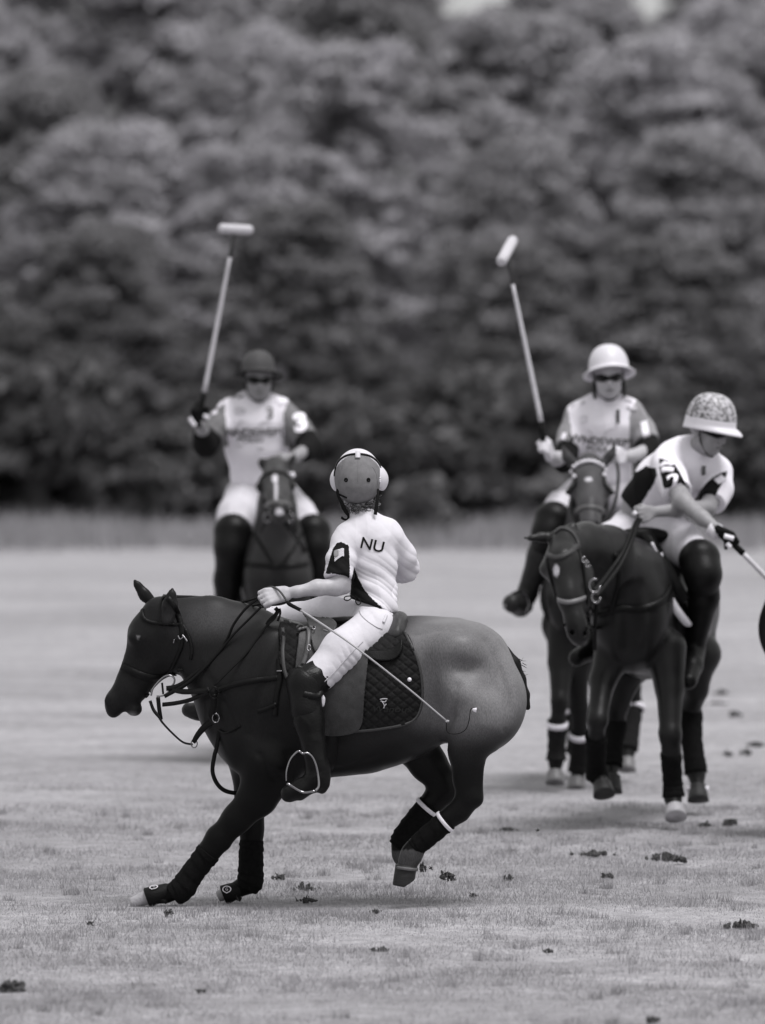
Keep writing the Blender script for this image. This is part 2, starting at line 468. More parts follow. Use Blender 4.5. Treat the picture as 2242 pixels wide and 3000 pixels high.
tx = np.concatenate(tx); n_ = len(tx); hh = rng.uniform(.025, .06, n_); a_ = rng.uniform(0, 6.28, n_); b_ = rng.uniform(0, 6.28, n_); z_ = gz(tx[:, 0], tx[:, 1]) - .004
wv = np.stack([np.cos(a_), np.sin(a_), 0 * a_], 1) * .002; c0 = np.stack([tx[:, 0], tx[:, 1], z_], 1); tp = c0 + np.stack([np.cos(b_) * hh * .8 * rng.uniform(0, 1, n_), np.sin(b_) * hh * .8, hh], 1)
v1 = np.concatenate([v1, np.stack([c0 - wv, c0 + wv, tp], 1).reshape(-1, 3)]); f1 = np.arange(len(v1)).reshape(-1, 3)
grass = part('turf_grass', (v1, f1), blade_m, smooth=False)
props(grass, 'short mown grass blades covering the polo field', 'grass', None, 'stuff')

# tall rough grass along the far edge of the field
tall_m = mat('rough_grass', 0.31, 0.8, 0.3, 0.7, spec=0.1, trans=0.3)
def clump(x, y): return 0.35 + 0.65 * (np.sin(x * 1.3 + 2 * np.sin(y * .8)) * np.sin(y * 1.1 + .7 * x) > -0.2)
v2, f2 = blades(60000, -24, 24, 62.5, 73.5, 0.10, 0.42, 0.03, 0.7, rng, clump)
tg = part('tall_grass', (v2, f2), tall_m, smooth=False)
props(tg, 'tall rough grass along the far edge of the field', 'grass', None, 'stuff')

# ------------------------------------------------------------------ trees on a rising bank
def bank_z(y): return np.maximum(0, np.asarray(y, float) - 74) ** 1.15 * 0.045
by = np.concatenate([np.linspace(73.5, 150, 32), np.linspace(155, 400, 8)]); bx = np.linspace(-90, 90, 61)
BX, BY = np.meshgrid(bx, by, indexing='ij')
bzv = bank_z(np.minimum(BY, 145)) + 0.12 * np.sin(BX * 1.1) * np.sin(BY * .7) + np.where(BY < 74, -0.25, 0.03)
ii, jj = np.meshgrid(np.arange(60), np.arange(len(by) - 1), indexing='ij'); nb = len(by)
bank = part('wooded_bank', (np.stack([BX, BY, bzv], -1).reshape(-1, 3), np.stack([ii * nb + jj, (ii + 1) * nb + jj, (ii + 1) * nb + jj + 1, ii * nb + jj + 1], -1).reshape(-1, 4)), mat('leaf_litter', 0.018, 0.95, 0.5, 1.5, 0.5, 6))
props(bank, 'dark leaf-strewn bank rising under the trees', None, None, 'structure')
def leaf_quads(P, N, size, r):
    n = len(P); t = r.normal(size=(n, 3)); b = np.cross(N, t); b /= np.linalg.norm(b, axis=1)[:, None] + 1e-9
    t = np.cross(b, N); s = (size * r.uniform(0.6, 1.3, n))[:, None]
    v = np.stack([P - b * s * 0.5, P + t * s * 0.8, P + b * s * 0.5, P - t * s * 0.8], 1).reshape(-1, 3)
    return v, np.arange(n * 4).reshape(-1, 4)
def leaf_material(name, g):
    m = mat(name, g, 0.55, 0.35, 0.9, spec=0.25, trans=0.35)
    return m
LEAF = [leaf_material('leaf_dark', 0.12), leaf_material('leaf_mid', 0.32), leaf_material('leaf_light', 0.42), leaf_material('leaf_shade', 0.22), leaf_material('leaf_soft', 0.26), leaf_material('leaf_bright', 0.36)]
bark = mat('bark', 0.06, 0.9, 0.3, 4, 0.4, 15)
def make_crown(seed, h, w, base, nl, dens):
    r = np.random.default_rng(seed); Ps = []; Ns = []
    ph = r.uniform(0, 6.28, 4)
    for i in range(nl):
        t = r.uniform(0, 1) ** 0.8; z = base + (h - base) * t
        env = w * (0.68 + 0.32 * math.sin(min(1, t * 1.15 + 0.12) * math.pi)) * (1 - 0.42 * max(0, t - 0.7) / 0.3)
        a = r.uniform(0, 6.28); rr = env * math.sqrt(r.uniform(0.15, 1.0)) * (1 + 0.18 * math.sin(3 * a + ph[0] + 4 * t))
        c = np.array([math.cos(a) * rr, math.sin(a) * rr, z]); R = r.uniform(0.15, 0.52) * (w / 2.2) ** 0.5
        n = int(dens * R * R); d = r.normal(size=(n, 3)); d /= np.linalg.norm(d, axis=1)[:, None]
        d[:, 2] = np.where(d[:, 2] < -0.35, -d[:, 2] * 0.6, d[:, 2])
        rad = R * r.uniform(0.55, 1.08, n)[:, None] * np.array([1.15, 1.15, 0.75]) 
        Ps.append(c + d * rad); nn = d + r.normal(size=(n, 3)) * 0.95 + np.array([0, 0, 0.35]); Ns.append(nn / np.linalg.norm(nn, axis=1)[:, None])
    return leaf_quads(np.concatenate(Ps), np.concatenate(Ns), 0.12, r)
def make_trunk(seed, h, w):
    r = random.Random(seed); vf = [sweep([(0, 0, -0.1), (r.uniform(-.1, .1), 0, h * .3), (r.uniform(-.2, .2), r.uniform(-.2, .2), h * .6), (0, 0, h * .88)], 0.36, 0.36, taper=[1.25, 0.85, 0.5, 0.15])]
    for i in range(7):
        z = h * r.uniform(.2, .7); a = r.uniform(0, 6.28); L = w * r.uniform(.6, .95)
        vf.append(sweep([(0, 0, z), (math.cos(a) * L * .5, math.sin(a) * L * .5, z + L * .35), (math.cos(a) * L, math.sin(a) * L, z + L * .8)], 0.13, 0.13, taper=[1, .6, .25], ring=6))
    return merge(*vf)
VAR = []
for i, (h, w, base, nl) in enumerate([(7.0, 2.9, 0.3, 320), (8.5, 3.2, 0.4, 360), (9.0, 3.5, 0.5, 380), (6.0, 2.6, 0.15, 280), (8.2, 3.0, 0.4, 340), (1.7, 1.25, 0.0, 90)]):
    cv, cf = make_crown(40 + i, h, w, base, nl, 620); tv, tf = make_trunk(60 + i, h, w)
    VAR.append((h, mesh_of('crown', cv, cf, LEAF[1], False), mesh_of('trunk', tv, tf, bark)))
TREE_LABEL = {'bush': 'low dark bush at the foot of the wood, right behind the tall grass',
              'front': 'low bushy tree at the front of the wood, crown reaching the tall grass',
              'mid': 'leafy tree in the middle of the wood behind the field',
              'pale': 'pale leafy tree in the wood, lighter than its neighbours',
              'back': 'tall tree at the back of the wood, its top against the sky'}
def tree(x, y, h, kind, vi, rot):
    H, cm, tm = VAR[vi]; s = h / H
    o = thing('bush' if kind == 'bush' else 'tree', TREE_LABEL[kind], 'bush' if kind == 'bush' else 'tree', (x, y, float(bank_z(min(y, 145))) - 0.05), {'bush': 'bushes at the foot of the wood', 'front': 'low trees along the front of the wood', 'mid': 'trees inside the wood', 'pale': 'pale trees inside the wood', 'back': 'tall trees at the back of the wood'}[kind])
    o.rotation_euler = (0, 0, rot); o.scale = (s * random.uniform(.95, 1.15), s * random.uniform(.95, 1.15), s)
    lm = {'bush': LEAF[0], 'front': LEAF[0] if y < 81 else LEAF[3], 'mid': LEAF[R.choice((1, 4, 4, 5))], 'pale': LEAF[2], 'back': LEAF[R.choice((1, 5))]}[kind]  # front rows take darker leaves: shade at the wood's foot painted in
    for nm, me in (('trunk', tm), ('crown', cm)):
        c = bpy.data.objects.new(nm, me); C.objects.link(c); c.parent = o
        if nm == 'crown': c.material_slots[0].link = 'OBJECT'; c.material_slots[0].material = lm
R = random.Random(11)
for row, (Y, sp, h0, h1) in enumerate([(78, 1.7, 1.5, 2.8), (83, 2.5, 3.0, 4.8), (90, 3.6, 5.2, 6.4), (98, 4.4, 6.4, 7.6), (108, 4.8, 7.6, 8.6), (121, 4.2, 9.0, 10.0), (136, 3.6, 9.4, 10.2)]):
    x = -24 + R.uniform(0, 2)
    while x < 24:
        h = R.uniform(h0, h1); kind = 'front' if row <= 1 else 'back' if row == 6 else ('pale' if (x < -1.5 and row >= 4 and R.random() < .9) or R.random() < .2 else 'mid')
        if row == 6:
            px = CX + x / 176 * FPX
            h = 10.6 if abs(px - 1215) < 200 else 10.3 if abs(px - 1810) < 300 else 11.2
        if row == 5:
            px = CX + x / 161 * FPX; h = 9.7 if abs(px - 1215) < 230 else 9.4 if abs(px - 1810) < 330 else h + .3
        h -= float(bank_z(Y))
        tree(x + R.uniform(-.8, .8), Y + R.uniform(-2, 2), h, kind, R.randrange(5), R.uniform(0, 6.28))
        x += sp * R.uniform(.75, 1.2)
x = -24.0
while x < 24:
    tree(x, 75.4 + R.uniform(-.9, .9), R.uniform(1.3, 2.2), 'bush', 5, R.uniform(0, 6.28)); x += R.uniform(.9, 1.5)
# one round shrub standing in the tall grass
sh = thing('shrub', 'small round shrub standing in the tall grass', 'shrub', W(1235, 1600, 66) * np.array([1, 1, 0]))
cv, cf = make_crown(91, 0.78, 0.42, 0.08, 30, 900)
for nm, vf, m_ in (('foliage', (cv + BASE[sh.name], cf), mat('shrub_leaf', 0.14, .6, .3, 2, trans=.3)), ('stem', sweep([BASE[sh.name], BASE[sh.name] + np.array([0.02, 0, 0.5])], .05, .05, taper=[1, .4]), bark)):
    part(nm, vf, m_, sh, smooth=False)

# ------------------------------------------------------------------ torn clods of turf
soil = mat('soil', 0.05, 0.95, 0.5, 60, 0.6, 90)
def clod(sx, sy, wpx, hpx, label='dark clod of torn turf lying on the mown grass', group='clods of turf lying on the field', Y=None, name='turf_clod'):
    if Y is None:
        d = ray(sx, sy); t = -CAM[2] / d[2]; c = CAM + d * t
    else: c = W(sx, sy, Y)
    k = M(1, c[1]); w = wpx * k / 2; h = hpx * k * 1.1
    r = np.random.default_rng(int(sx * 7 + sy)); s = Solid(0.004 * max(.4, w / 0.05))
    flat = wpx > 3.2 * hpx
    for i in range(46 if flat else 14):
        if flat:
            a = np.clip(r.normal() * .45, -1, 1); q = c + np.array([a * w, r.normal() * .5 * w, 0.0])
            s.ell(q, np.array([r.uniform(.03, .10) * w, r.uniform(.03, .10) * w, r.uniform(.2, .85) * h * (1 - .5 * abs(a))]), k=max(.002, .09 * w)); continue
        a = r.uniform(-1, 1); q = c + np.array([a * w * .9, r.uniform(-.6, .6) * w, h * .25 * (1 - abs(a))])
        s.ell(q, np.array([r.uniform(.12, .36) * w, r.uniform(.12, .4) * w, r.uniform(.2, .6) * h]))
    v, f = s.build(max(0.003, w / 16), 0)
    n = vnormals(v, f); v = v + n * ((wav(v / w, 5.0) + 0.8 * wav(v / w + 3, 13.0))[:, None] * 0.13 * min(w, h))
    m = int(14 + 8 * w / 0.05); i = r.integers(0, len(v), m); q = v[i]; u = n[i] + r.normal(size=(m, 3)) * 0.5 + np.array([0, 0, .5]); u /= np.linalg.norm(u, axis=1)[:, None]
    L = r.uniform(.006, .028, m)[:, None] * (1 if Y is None else .6); sd = np.cross(u, r.normal(size=(m, 3))) * 0.002
    o0 = len(v); v = np.concatenate([v, q - sd, q + sd, q + u * L]); f = [tuple(x) for x in f] + [(o0 + j, o0 + m + j, o0 + 2 * m + j) for j in range(m)]
    o = part(name, (v, f), soil, smooth=False, base=np.array(c))
    props(o, label, 'turf clod', group)
for sx, sy, w, h in [(815, 2572, 34, 14), (895, 2604, 88, 16), (900, 2637, 60, 10), (497, 2676, 26, 16), (263, 2706, 16, 10), (40, 2898, 76, 34), (1115, 2782, 60, 12), (2175, 2712, 100, 20),
                     (1608, 2787, 34, 10), (1735, 2502, 130, 10), (1950, 2512, 110, 18), (1990, 2520, 40, 14), (1490, 2432, 66, 12), (2065, 2418, 36, 12), (2138, 2412, 42, 16), (2115, 2032, 46, 14), (2100, 2062, 70, 10),
                     (2155, 2095, 36, 14), (2130, 2210, 30, 10), (2185, 2206, 36, 12), (2220, 2182, 60, 12), (1780, 2567, 34, 12), (1490, 2576, 24, 22), (590, 2905, 26, 10), (1100, 2670, 36, 9), (1915, 2990, 46, 16), (1385, 2625, 34, 10), (1800, 2310, 50, 8)]:
    clod(sx, sy, w, h)
for (zx, zy), w, h in [((690, 1715), 34, 18), ((455, 1640), 20, 26), ((545, 1630), 8, 7), ((645, 1675), 8, 8), ((720, 1740), 14, 12), ((765, 1745), 6, 5), ((1575, 1265), 6, 5)]:
    clod(*Z9(zx, zy), w, h, 'bit of dark turf flying up behind the hind hoof', 'bits of turf thrown up by the hoof', -0.25, 'flying_turf')
# ================================================================== horses: shared helpers
def coat_material(name, g, dark, rough=0.36, spec=0.11):
    m = bpy.data.materials.new(name); m.use_nodes = True
    n, l = m.node_tree.nodes, m.node_tree.links; b = n['Principled BSDF']
    b.inputs['Roughness'].default_value = rough; b.inputs['Specular IOR Level'].default_value = spec
    at = n.new('ShaderNodeAttribute'); at.attribute_name = 'coat'
    tc = n.new('ShaderNodeTexCoord')
    t = n.new('ShaderNodeTexNoise'); t.inputs['Scale'].default_value = 5; t.inputs['Detail'].default_value = 5; l.new(tc.outputs['Object'], t.inputs[0])
    mp = n.new('ShaderNodeMapping'); mp.inputs['Scale'].default_value = (1, 1, 0.25); l.new(tc.outputs['Object'], mp.inputs[0])
    t2 = n.new('ShaderNodeTexNoise'); t2.inputs['Scale'].default_value = 260; t2.inputs['Detail'].default_value = 3; l.new(mp.outputs[0], t2.inputs[0])
    mr = n.new('ShaderNodeMapRange'); mr.inputs[1].default_value = 0.3; mr.inputs[2].default_value = 0.7; mr.inputs[3].default_value = 0.82; mr.inputs[4].default_value = 1.18; l.new(t.outputs[0], mr.inputs[0])
    m2 = n.new('ShaderNodeMapRange'); m2.inputs[1].default_value = 0.3; m2.inputs[2].default_value = 0.7; m2.inputs[3].default_value = 0.75; m2.inputs[4].default_value = 1.25; l.new(t2.outputs[0], m2.inputs[0])
    r = n.new('ShaderNodeValToRGB'); r.color_ramp.elements[0].color = tone(dark); r.color_ramp.elements[1].color = tone(0.62)
    r.color_ramp.elements[0].position = 0.0; e = r.color_ramp.elements.new(0.5); e.color = tone(g); l.new(at.outputs['Fac'], r.inputs[0])
    a = n.new('ShaderNodeMath'); a.operation = 'MULTIPLY'; l.new(mr.outputs[0], a.inputs[0]); l.new(m2.outputs[0], a.inputs[1])
    rr = n.new('ShaderNodeMapRange'); rr.inputs[1].default_value = 0.3; rr.inputs[2].default_value = 0.7; rr.inputs[3].default_value = rough * .8; rr.inputs[4].default_value = rough * 1.5; l.new(t.outputs[0], rr.inputs[0]); l.new(rr.outputs[0], b.inputs['Roughness'])
    x = n.new('ShaderNodeMix'); x.data_type = 'RGBA'; x.blend_type = 'MULTIPLY'; x.inputs[0].default_value = 1; l.new(r.outputs[0], x.inputs[6]); l.new(a.outputs[0], x.inputs[7]); l.new(x.outputs[2], b.inputs['Base Color'])
    bp = n.new('ShaderNodeBump'); bp.inputs['Strength'].default_value = 0.12; bp.inputs['Distance'].default_value = 0.004; l.new(t2.outputs[0], bp.inputs['Height']); l.new(bp.outputs[0], b.inputs['Normal'])
    return m
def horse_body(root, vf, m, coat, name='body'):
    o = part(name, vf, m, root)
    at = o.data.attributes.new('coat', 'FLOAT', 'POINT'); at.data.foreach_set('value', np.asarray(coat, np.float32))
    return o
hoof_dark = mat('hoof_horn', 0.028, 0.45, 0.4, 8, 0.4, 60, stretch=(1, 1, 6), spec=.2)
hoof_pale = mat('hoof_horn_pale', 0.32, 0.5, 0.3, 8, 0.4, 60)
wrap_m = mat('leg_bandage', 0.007, 0.85, 0.3, 60, 0.5, 220, spec=0.06)
wrap_g = mat('leg_bandage_grey', 0.016, 0.85, 0.3, 60, 0.5, 220, spec=0.06)
tape_m = mat('white_tape', 0.72, 0.6, 0.06, 40, 0.2, 150)
leather = mat('black_leather', 0.006, 0.38, 0.3, 40, 0.2, 180, spec=0.13)
leather_br = mat('brown_leather', 0.042, 0.40, 0.3, 25, 0.2, 260, spec=0.2)
leather_edge = mat('leather_edge', 0.16, 0.5)
steel = mat('steel', 0.26, 0.25, metal=1.0)
black_cloth = mat('black_cloth', 0.010, 0.8, 0.2, 60, 0.2, 300, spec=0.08)
hair_m = mat('horse_hair', 0.008, 0.55, 0.3, 90, spec=0.12)
def hoof(root, a, b, toe, ra=0.055, rb=0.07, m=hoof_dark, heel=.22):
    """a = coronet centre, b = sole centre, toe = direction of the toe"""
    a, b = np.array(a, float), np.array(b, float); ax = unit(b - a); t = unit(np.array(toe, float) - ax * (np.array(toe, float) @ ax)); s = np.cross(ax, t); rings = []
    for u, r in ((-0.06, ra * .86), (0.0, ra * 1.02), (0.12, ra), (0.55, (ra + rb) / 2), (0.93, rb), (1.0, rb * .96)):
        rings.append([a + (b - a) * (u - heel * max(0, -math.cos(j * math.pi / 10)) * (u > .5)) + t * math.cos(j * math.pi / 10) * r * (1.08 if math.cos(j * math.pi / 10) > 0 else .9) + s * math.sin(j * math.pi / 10) * r * .92 for j in range(20)])
    return part('hoof', loft(rings), m, root)
def bandage(root, pts, m=wrap_m, k=14, name='leg_wrap'):
    """pts: (sx, sy, Y, r_px); overlapping turns of stable bandage round the lower leg"""
    P = smooth_path([np.array([*W(*p[:3]), M(p[3], p[2])]) for p in pts], 12); n = len(P); rings = []; L = np.linalg.norm(P[-1][:3] - P[0][:3]); s_ = 0
    for i in range(n):
        t = unit(P[min(n - 1, i + 1)][:3] - P[max(0, i - 1)][:3]); u = unit(np.cross(t, [0, 1.0, 0.02])); w = np.cross(t, u); s_ = i / (n - 1) * L
        loop = []
        for j in range(18):
            a = 2 * math.pi * j / 18; turn = (s_ / 0.05 + a / 6.283) % 1.0
            r = P[i][3] * (1 + 0.02 * math.sin(5 * a + i)) + 0.004 * turn + 0.002
            loop.append(P[i][:3] + (u * math.cos(a) + w * math.sin(a)) * r)
        rings.append(loop)
    return part(name, loft(rings), m, root)
def band(root, p, q, r, wid, m=tape_m, name='tape_band', parent=None):
    """tape round a leg: p on the leg axis, q the next axis point, r radius px"""
    a = W(*p); d = unit(W(*q) - a); u = unit(np.cross(d, [0, 1.0, 0.02])); w = np.cross(d, u); rr = M(r, p[2]) ; wd = M(wid, p[2]); rings = []
    for t, e in ((-.5, .96), (-.5, 1.0), (0, 1.02), (.5, 1.0), (.5, .96)):
        rings.append([a + d * t * wd + (u * math.cos(j * math.pi / 12) + w * math.sin(j * math.pi / 12)) * rr * e for j in range(24)])
    return part(name, loft(rings), m, parent or root)

# ================================================================== the dark bay horse stopping hard (nearest)
YAW = math.tan(math.radians(7))
def yb(sx): return -M(sx - 930, 0) * YAW          # the horse's own axis: quarters a little nearer than the head
def Lp(l, dy): return [(x, y, yb(x) + dy, r) for x, y, r in l]
H1 = Solid(0.06)
trunk = [(800, 2040, 225), (930, 2055, 215), (1060, 2052, 204), (1160, 2030, 190), (1260, 1990, 166), (1345, 1988, 168)]
H1.chain(Lp(trunk, 0), sc=[(1, .68, 1), (1, .80, 1), (1, .86, 1), (1, .90, 1), (1, .98, 1)], k=0.06, tag='trunk')
H1.chain(Lp([(1345, 1990, 170), (1405, 2052, 137)], -0.03), sc=(1, 1.08, 1), k=.05, tag='trunk')
for dy in (-.14, .14):                                                              # hips and buttocks
    H1.ellp(1300, 1918 - (8 if dy > 0 else 0), yb(1300) + dy, (.15, .12, .13), k=.08, tag='trunk')
    H1.ellp(1405, 2060, yb(1405) + dy * .9, (.205, .16, .24), k=.06, tag='trunk')
H1.ellp(1352, 1962, yb(1352) - .352, (.085, .085, .06), k=.10, sub=True)               # hollow in front of the hip joint
H1.ellp(1262, 2050, yb(1262) - .36, (.045, .10, .17), k=.13, sub=True); H1.ellp(1445, 2000, yb(1445) - .355, (.035, .10, .16), k=.12, sub=True)                # flank
H1.ellp(1130, 1815, yb(1130), (.3, .05, .02), k=.03)                                  # loin
# neck, breast, head
H1.chain(Lp([(517, 1828, 74), (600, 1862, 104), (690, 1928, 148), (775, 2010, 198)], .03), sc=[(1, .56, 1), (1, .56, 1), (1, .62, 1)], k=.06, tag='neck')
H1.ellp(735, 2150, yb(735), (.135, .19, .17), k=.08, tag='trunk')
for dy in (-.12, .12): H1.ellp(745, 2175, yb(745) + dy, (.13, .10, .16), k=.06, tag='trunk')
H1.ellp(800, 2030, yb(800) - .17, (.13, .08, .27), k=.09, tag='trunk')              # shoulder blade
def HD(l, dy=0.05): return [(x, y, yb(x) + dy, r) for x, y, r in l]
H1.chain(HD([(470, 1802, 55), (445, 1862, 68), (421, 1955, 53), (388, 2012, 45), (345, 2052, 37)]), sc=[(1, .90, 1), (1, .80, 1), (1, .68, 1), (1, .78, 1)], k=.03, tag='head')
H1.ellp(497, 1893, yb(497) + .05, (.118, .082, .135), k=.04, tag='head')             # cheek
H1.ellp(394, 2078, yb(394) + .05, (.040, .036, .036), k=.014, tag='head')             # chin and lower lip
H1.ellp(333, 2074, yb(333) + .05, (.040, .046, .052), k=.018, tag='head')
H1.cone(W(395, 1900, yb(395) + .05), W(362, 1985, yb(362) + .05), .030, .026, k=.03, tag='head')  # bridge of the nose
for dy in (-.047, .047):
    H1.ellp(398, 1868, yb(398) + .05 + dy * 1.5, (.036, .032, .03), k=.03, tag='head')  # brow
    H1.ellp(322, 2052, yb(322) + .05 + dy * .9, (.026, .02, .032), k=.02, tag='head')
    H1.ellp(320, 2058, yb(320) + .05 + dy * 1.55, (.016, .022, .028), k=.010, sub=True)  # nostril
    H1.cone(W(362, 2108, yb(362) + .05 + dy * 1.15), W(424, 2040, yb(424) + .05 + dy * 1.35), .016, .006, k=.012, sub=True)  # mouth
    H1.cone(W(470, 1930, yb(470) + .05 + dy * 1.3), W(405, 1978, yb(405) + .05 + dy), .012, .008, k=.02)  # facial crest
# ears
for pts, dy in (([(490, 1815, 19), (499, 1774, 23), (504, 1745, 15), (507, 1720, 4)], -.125), ([(452, 1772, 17), (424, 1742, 18), (404, 1715, 12), (388, 1691, 3)], .085)):
    H1.chain(HD(pts, .05 + dy), sc=(1, .8, 1), k=.015, tag='head')
H1.cone(W(491, 1806, yb(491) - .115), W(502, 1745, yb(502) - .105), .022, .010, k=.006, sub=True)
# fore legs (near one reaching out, far one upright)
H1.chain(Lp([(800, 2235, 96), (757, 2335, 56), (695, 2398, 41), (640, 2458, 35), (612, 2497, 31), (570, 2552, 26), (538, 2600, 31), (485, 2620, 23), (440, 2630, 22)], -.15), sc=(1, .85, 1), k=.03, tag='leg')
H1.chain(Lp([(745, 2225, 80), (737, 2330, 46), (739, 2425, 31), (737, 2460, 29), (735, 2540, 24), (732, 2585, 30), (698, 2605, 22), (672, 2614, 21)], .15), sc=(1, .85, 1), k=.03, tag='leg')
# hind legs
H1.chain(Lp([(1408, 2112, 95), (1368, 2200, 52), (1366, 2280, 36), (1374, 2335, 34), (1345, 2377, 30), (1312, 2400, 26), (1222, 2478, 23), (1205, 2502, 27), (1196, 2522, 22), (1192, 2540, 27)], -.17), sc=(1, .82, 1), k=.03, tag='leg')
H1.ellp(1222, 2512, yb(1222) - .17, (.018, .022, .022), k=.02, tag='leg')
H1.cone(W(1408, 2240, yb(1408) - .17), W(1402, 2335, yb(1402) - .17), .012, .016, k=.03, tag='leg')     # tendon to the point of hock
H1.ellp(1401, 2344, yb(1401) - .17, (.020, .03, .026), k=.02, tag='leg'); H1.ellp(1322, 2318, yb(1322) + .17, (.018, .03, .024), k=.02, tag='leg')
H1.ellp(632, 2455, yb(632) - .15, (.045, .042, .05), k=.02, tag='leg'); H1.ellp(662, 2476, yb(662) - .15, (.02, .025, .022), k=.015, tag='leg'); H1.ellp(737, 2430, yb(737) + .15, (.05, .042, .05), k=.02, tag='leg')
H1.ellp(1372, 2095, yb(1372) - .17, (.085, .10, .085), k=.05, tag='leg')                                    # stifle
H1.chain(Lp([(1235, 2085, 100), (1203, 2165, 66), (1256, 2238, 50), (1293, 2285, 40), (1302, 2318, 36), (1268, 2352, 32), (1225, 2402, 26), (1172, 2472, 22), (1174, 2505, 22), (1184, 2532, 20)], .17), sc=(1, .82, 1), k=.03, tag='leg')
h1v, h1f = H1.build(0.0105, 4)
_n = vnormals(h1v, h1f); _x, _y = proj(h1v)                                            # muscle, skin creases at the flank
_near = np.clip((-h1v[:, 1] + np.array([0.0]) - .04) / .08, 0, 1)
def _G(cx, cy, sx, sy, a, rot=0.0):
    c_, s_ = math.cos(rot), math.sin(rot); dx, dy = _x - cx, _y - cy
    return a * np.exp(-(((dx * c_ + dy * s_) / sx) ** 2 + ((-dx * s_ + dy * c_) / sy) ** 2))
def _line(pts, w, a):                                                                 # a groove (or ridge) along a line of muscle
    P_ = np.array(smooth_path([np.array([p[0], p[1], 0.0]) for p in pts], 10))[:, :2]; d = np.full(len(_x), 1e9)
    for p in P_: d = np.minimum(d, (_x - p[0]) ** 2 + (_y - p[1]) ** 2)
    return a * np.exp(-d / w ** 2)
_d = _G(1366, 1957, 40, 22, -.024, .1) + _G(1300, 1945, 42, 60, .012) + _G(1440, 1965, 46, 70, .010) + _G(1395, 2050, 70, 40, .014, .3) + _G(1262, 2060, 24, 75, -.020, -.15) + _G(1312, 2112, 16, 34, -.030, .5)
_d += _line([(1425, 1880), (1462, 1960), (1488, 2050), (1478, 2140)], 13, -.010) + _line([(1215, 1862), (1290, 1846), (1370, 1850)], 9, -.007) + _line([(1340, 2010), (1330, 2060), (1322, 2100)], 10, -.008)
_d += _line([(835, 1880), (790, 1960), (752, 2060), (735, 2150)], 16, -.012) + _line([(560, 1925), (610, 1985), (660, 2060), (690, 2130)], 13, -.010) + _line([(545, 1790), (562, 1850), (566, 1925)], 10, -.010) + _line([(760, 2210), (790, 2270), (840, 2300)], 12, -.012)
_d += _G(425, 1838, 14, 9, -.008) + _line([(470, 1905), (430, 1950), (400, 1985)], 7, .006) + _line([(395, 1990), (375, 2020), (352, 2040)], 6, -.005) + _G(520, 1925, 30, 26, .006)
_d += _line([(1000, 2180), (1090, 2175), (1180, 2140)], 20, .006) + _line([(905, 2240), (1000, 2250), (1100, 2215)], 8, -.005)
_g = np.exp(-(((_x - 1335) / 48) ** 2 + ((_y - 2072) / 42) ** 2))
_d += .0030 * np.sin(((_x - 1300) * .8 + (_y - 2050) * .62) / 3.4) * _g
h1v = h1v + _n * (_d * _near + 0.0022 * wav(h1v, 7.0) * (_x > 600) + 0.0012 * wav(h1v + 2, 16.0))[:, None]
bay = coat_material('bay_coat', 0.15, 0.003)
h1 = thing('horse', 'dark bay horse stopping hard in profile, ridden by the player in the NU shirt', 'horse', (*W(930, 2646, 0)[:2], 0))
sx_, sy_ = proj(h1v)
k1 = np.clip((1.22 - np.sqrt(((sx_ - 1370) / 235) ** 2 + ((sy_ - 1965) / 200) ** 2)) / .55, 0, 1); k1 = k1 * k1 * (3 - 2 * k1)   # brown quarters, near-black forehand and legs; belly shade painted into the coat
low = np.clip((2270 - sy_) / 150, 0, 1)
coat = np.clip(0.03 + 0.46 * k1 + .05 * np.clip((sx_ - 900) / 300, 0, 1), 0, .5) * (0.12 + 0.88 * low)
coat = np.maximum(coat, 0.17 * np.exp(-(((sx_ - 600) / 120) ** 2 + ((sy_ - 1815) / 60) ** 2)))   # highlight on the crest of the neck, painted into the coat
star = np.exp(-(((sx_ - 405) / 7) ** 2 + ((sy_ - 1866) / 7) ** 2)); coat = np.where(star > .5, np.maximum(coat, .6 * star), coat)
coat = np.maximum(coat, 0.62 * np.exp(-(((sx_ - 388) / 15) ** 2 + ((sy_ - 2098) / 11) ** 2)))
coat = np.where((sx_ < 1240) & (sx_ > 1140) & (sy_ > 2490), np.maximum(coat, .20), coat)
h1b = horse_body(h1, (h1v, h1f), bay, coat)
b1 = bvh_of(h1v, h1f)
# eye
for dy in (-.088, .088):
    e = Solid(.005); e.ellp(416, 1878, yb(416) + .05 + dy, (.017, .013, .016)); part('eye', e.build(.004, 1), mat('eye', 0.004, 0.12, spec=0.45), h1)
# mane roached to a short crest, tail bound up for play
part('mane', sweep([W(x, y, yb(x) + .03) for x, y in [(478, 1746), (525, 1751), (590, 1755), (641, 1763), (683, 1775), (735, 1797), (790, 1822)]], .028, .02, ring=8, taper=[.6, 1, 1, 1, .8]), hair_m, h1)
tl = Solid(.02); tl.chain(Lp([(1478, 1905, 16), (1505, 1945, 19), (1523, 1990, 17), (1538, 2035, 13), (1546, 2072, 9)], .0), k=.02)
tail = part('tail', tl.build(.006, 1), hair_m, h1)
hs = [sweep([W(x, y, yb(x) + dy), W(x + 10, y + 6, yb(x) + dy), W(x + ex, y + ey, yb(x) + dy)], .0035, .0035, taper=[1, .8, .2], ring=4, n=3) for x, y, ex, ey, dy in [(1510 + R.uniform(-5, 24), 1930 + k * 6, R.uniform(8, 24), R.uniform(-12, 18), R.uniform(-.03, .02)) for k in range(26)]]
part('tail_hair', merge(*hs), hair_m, tail)
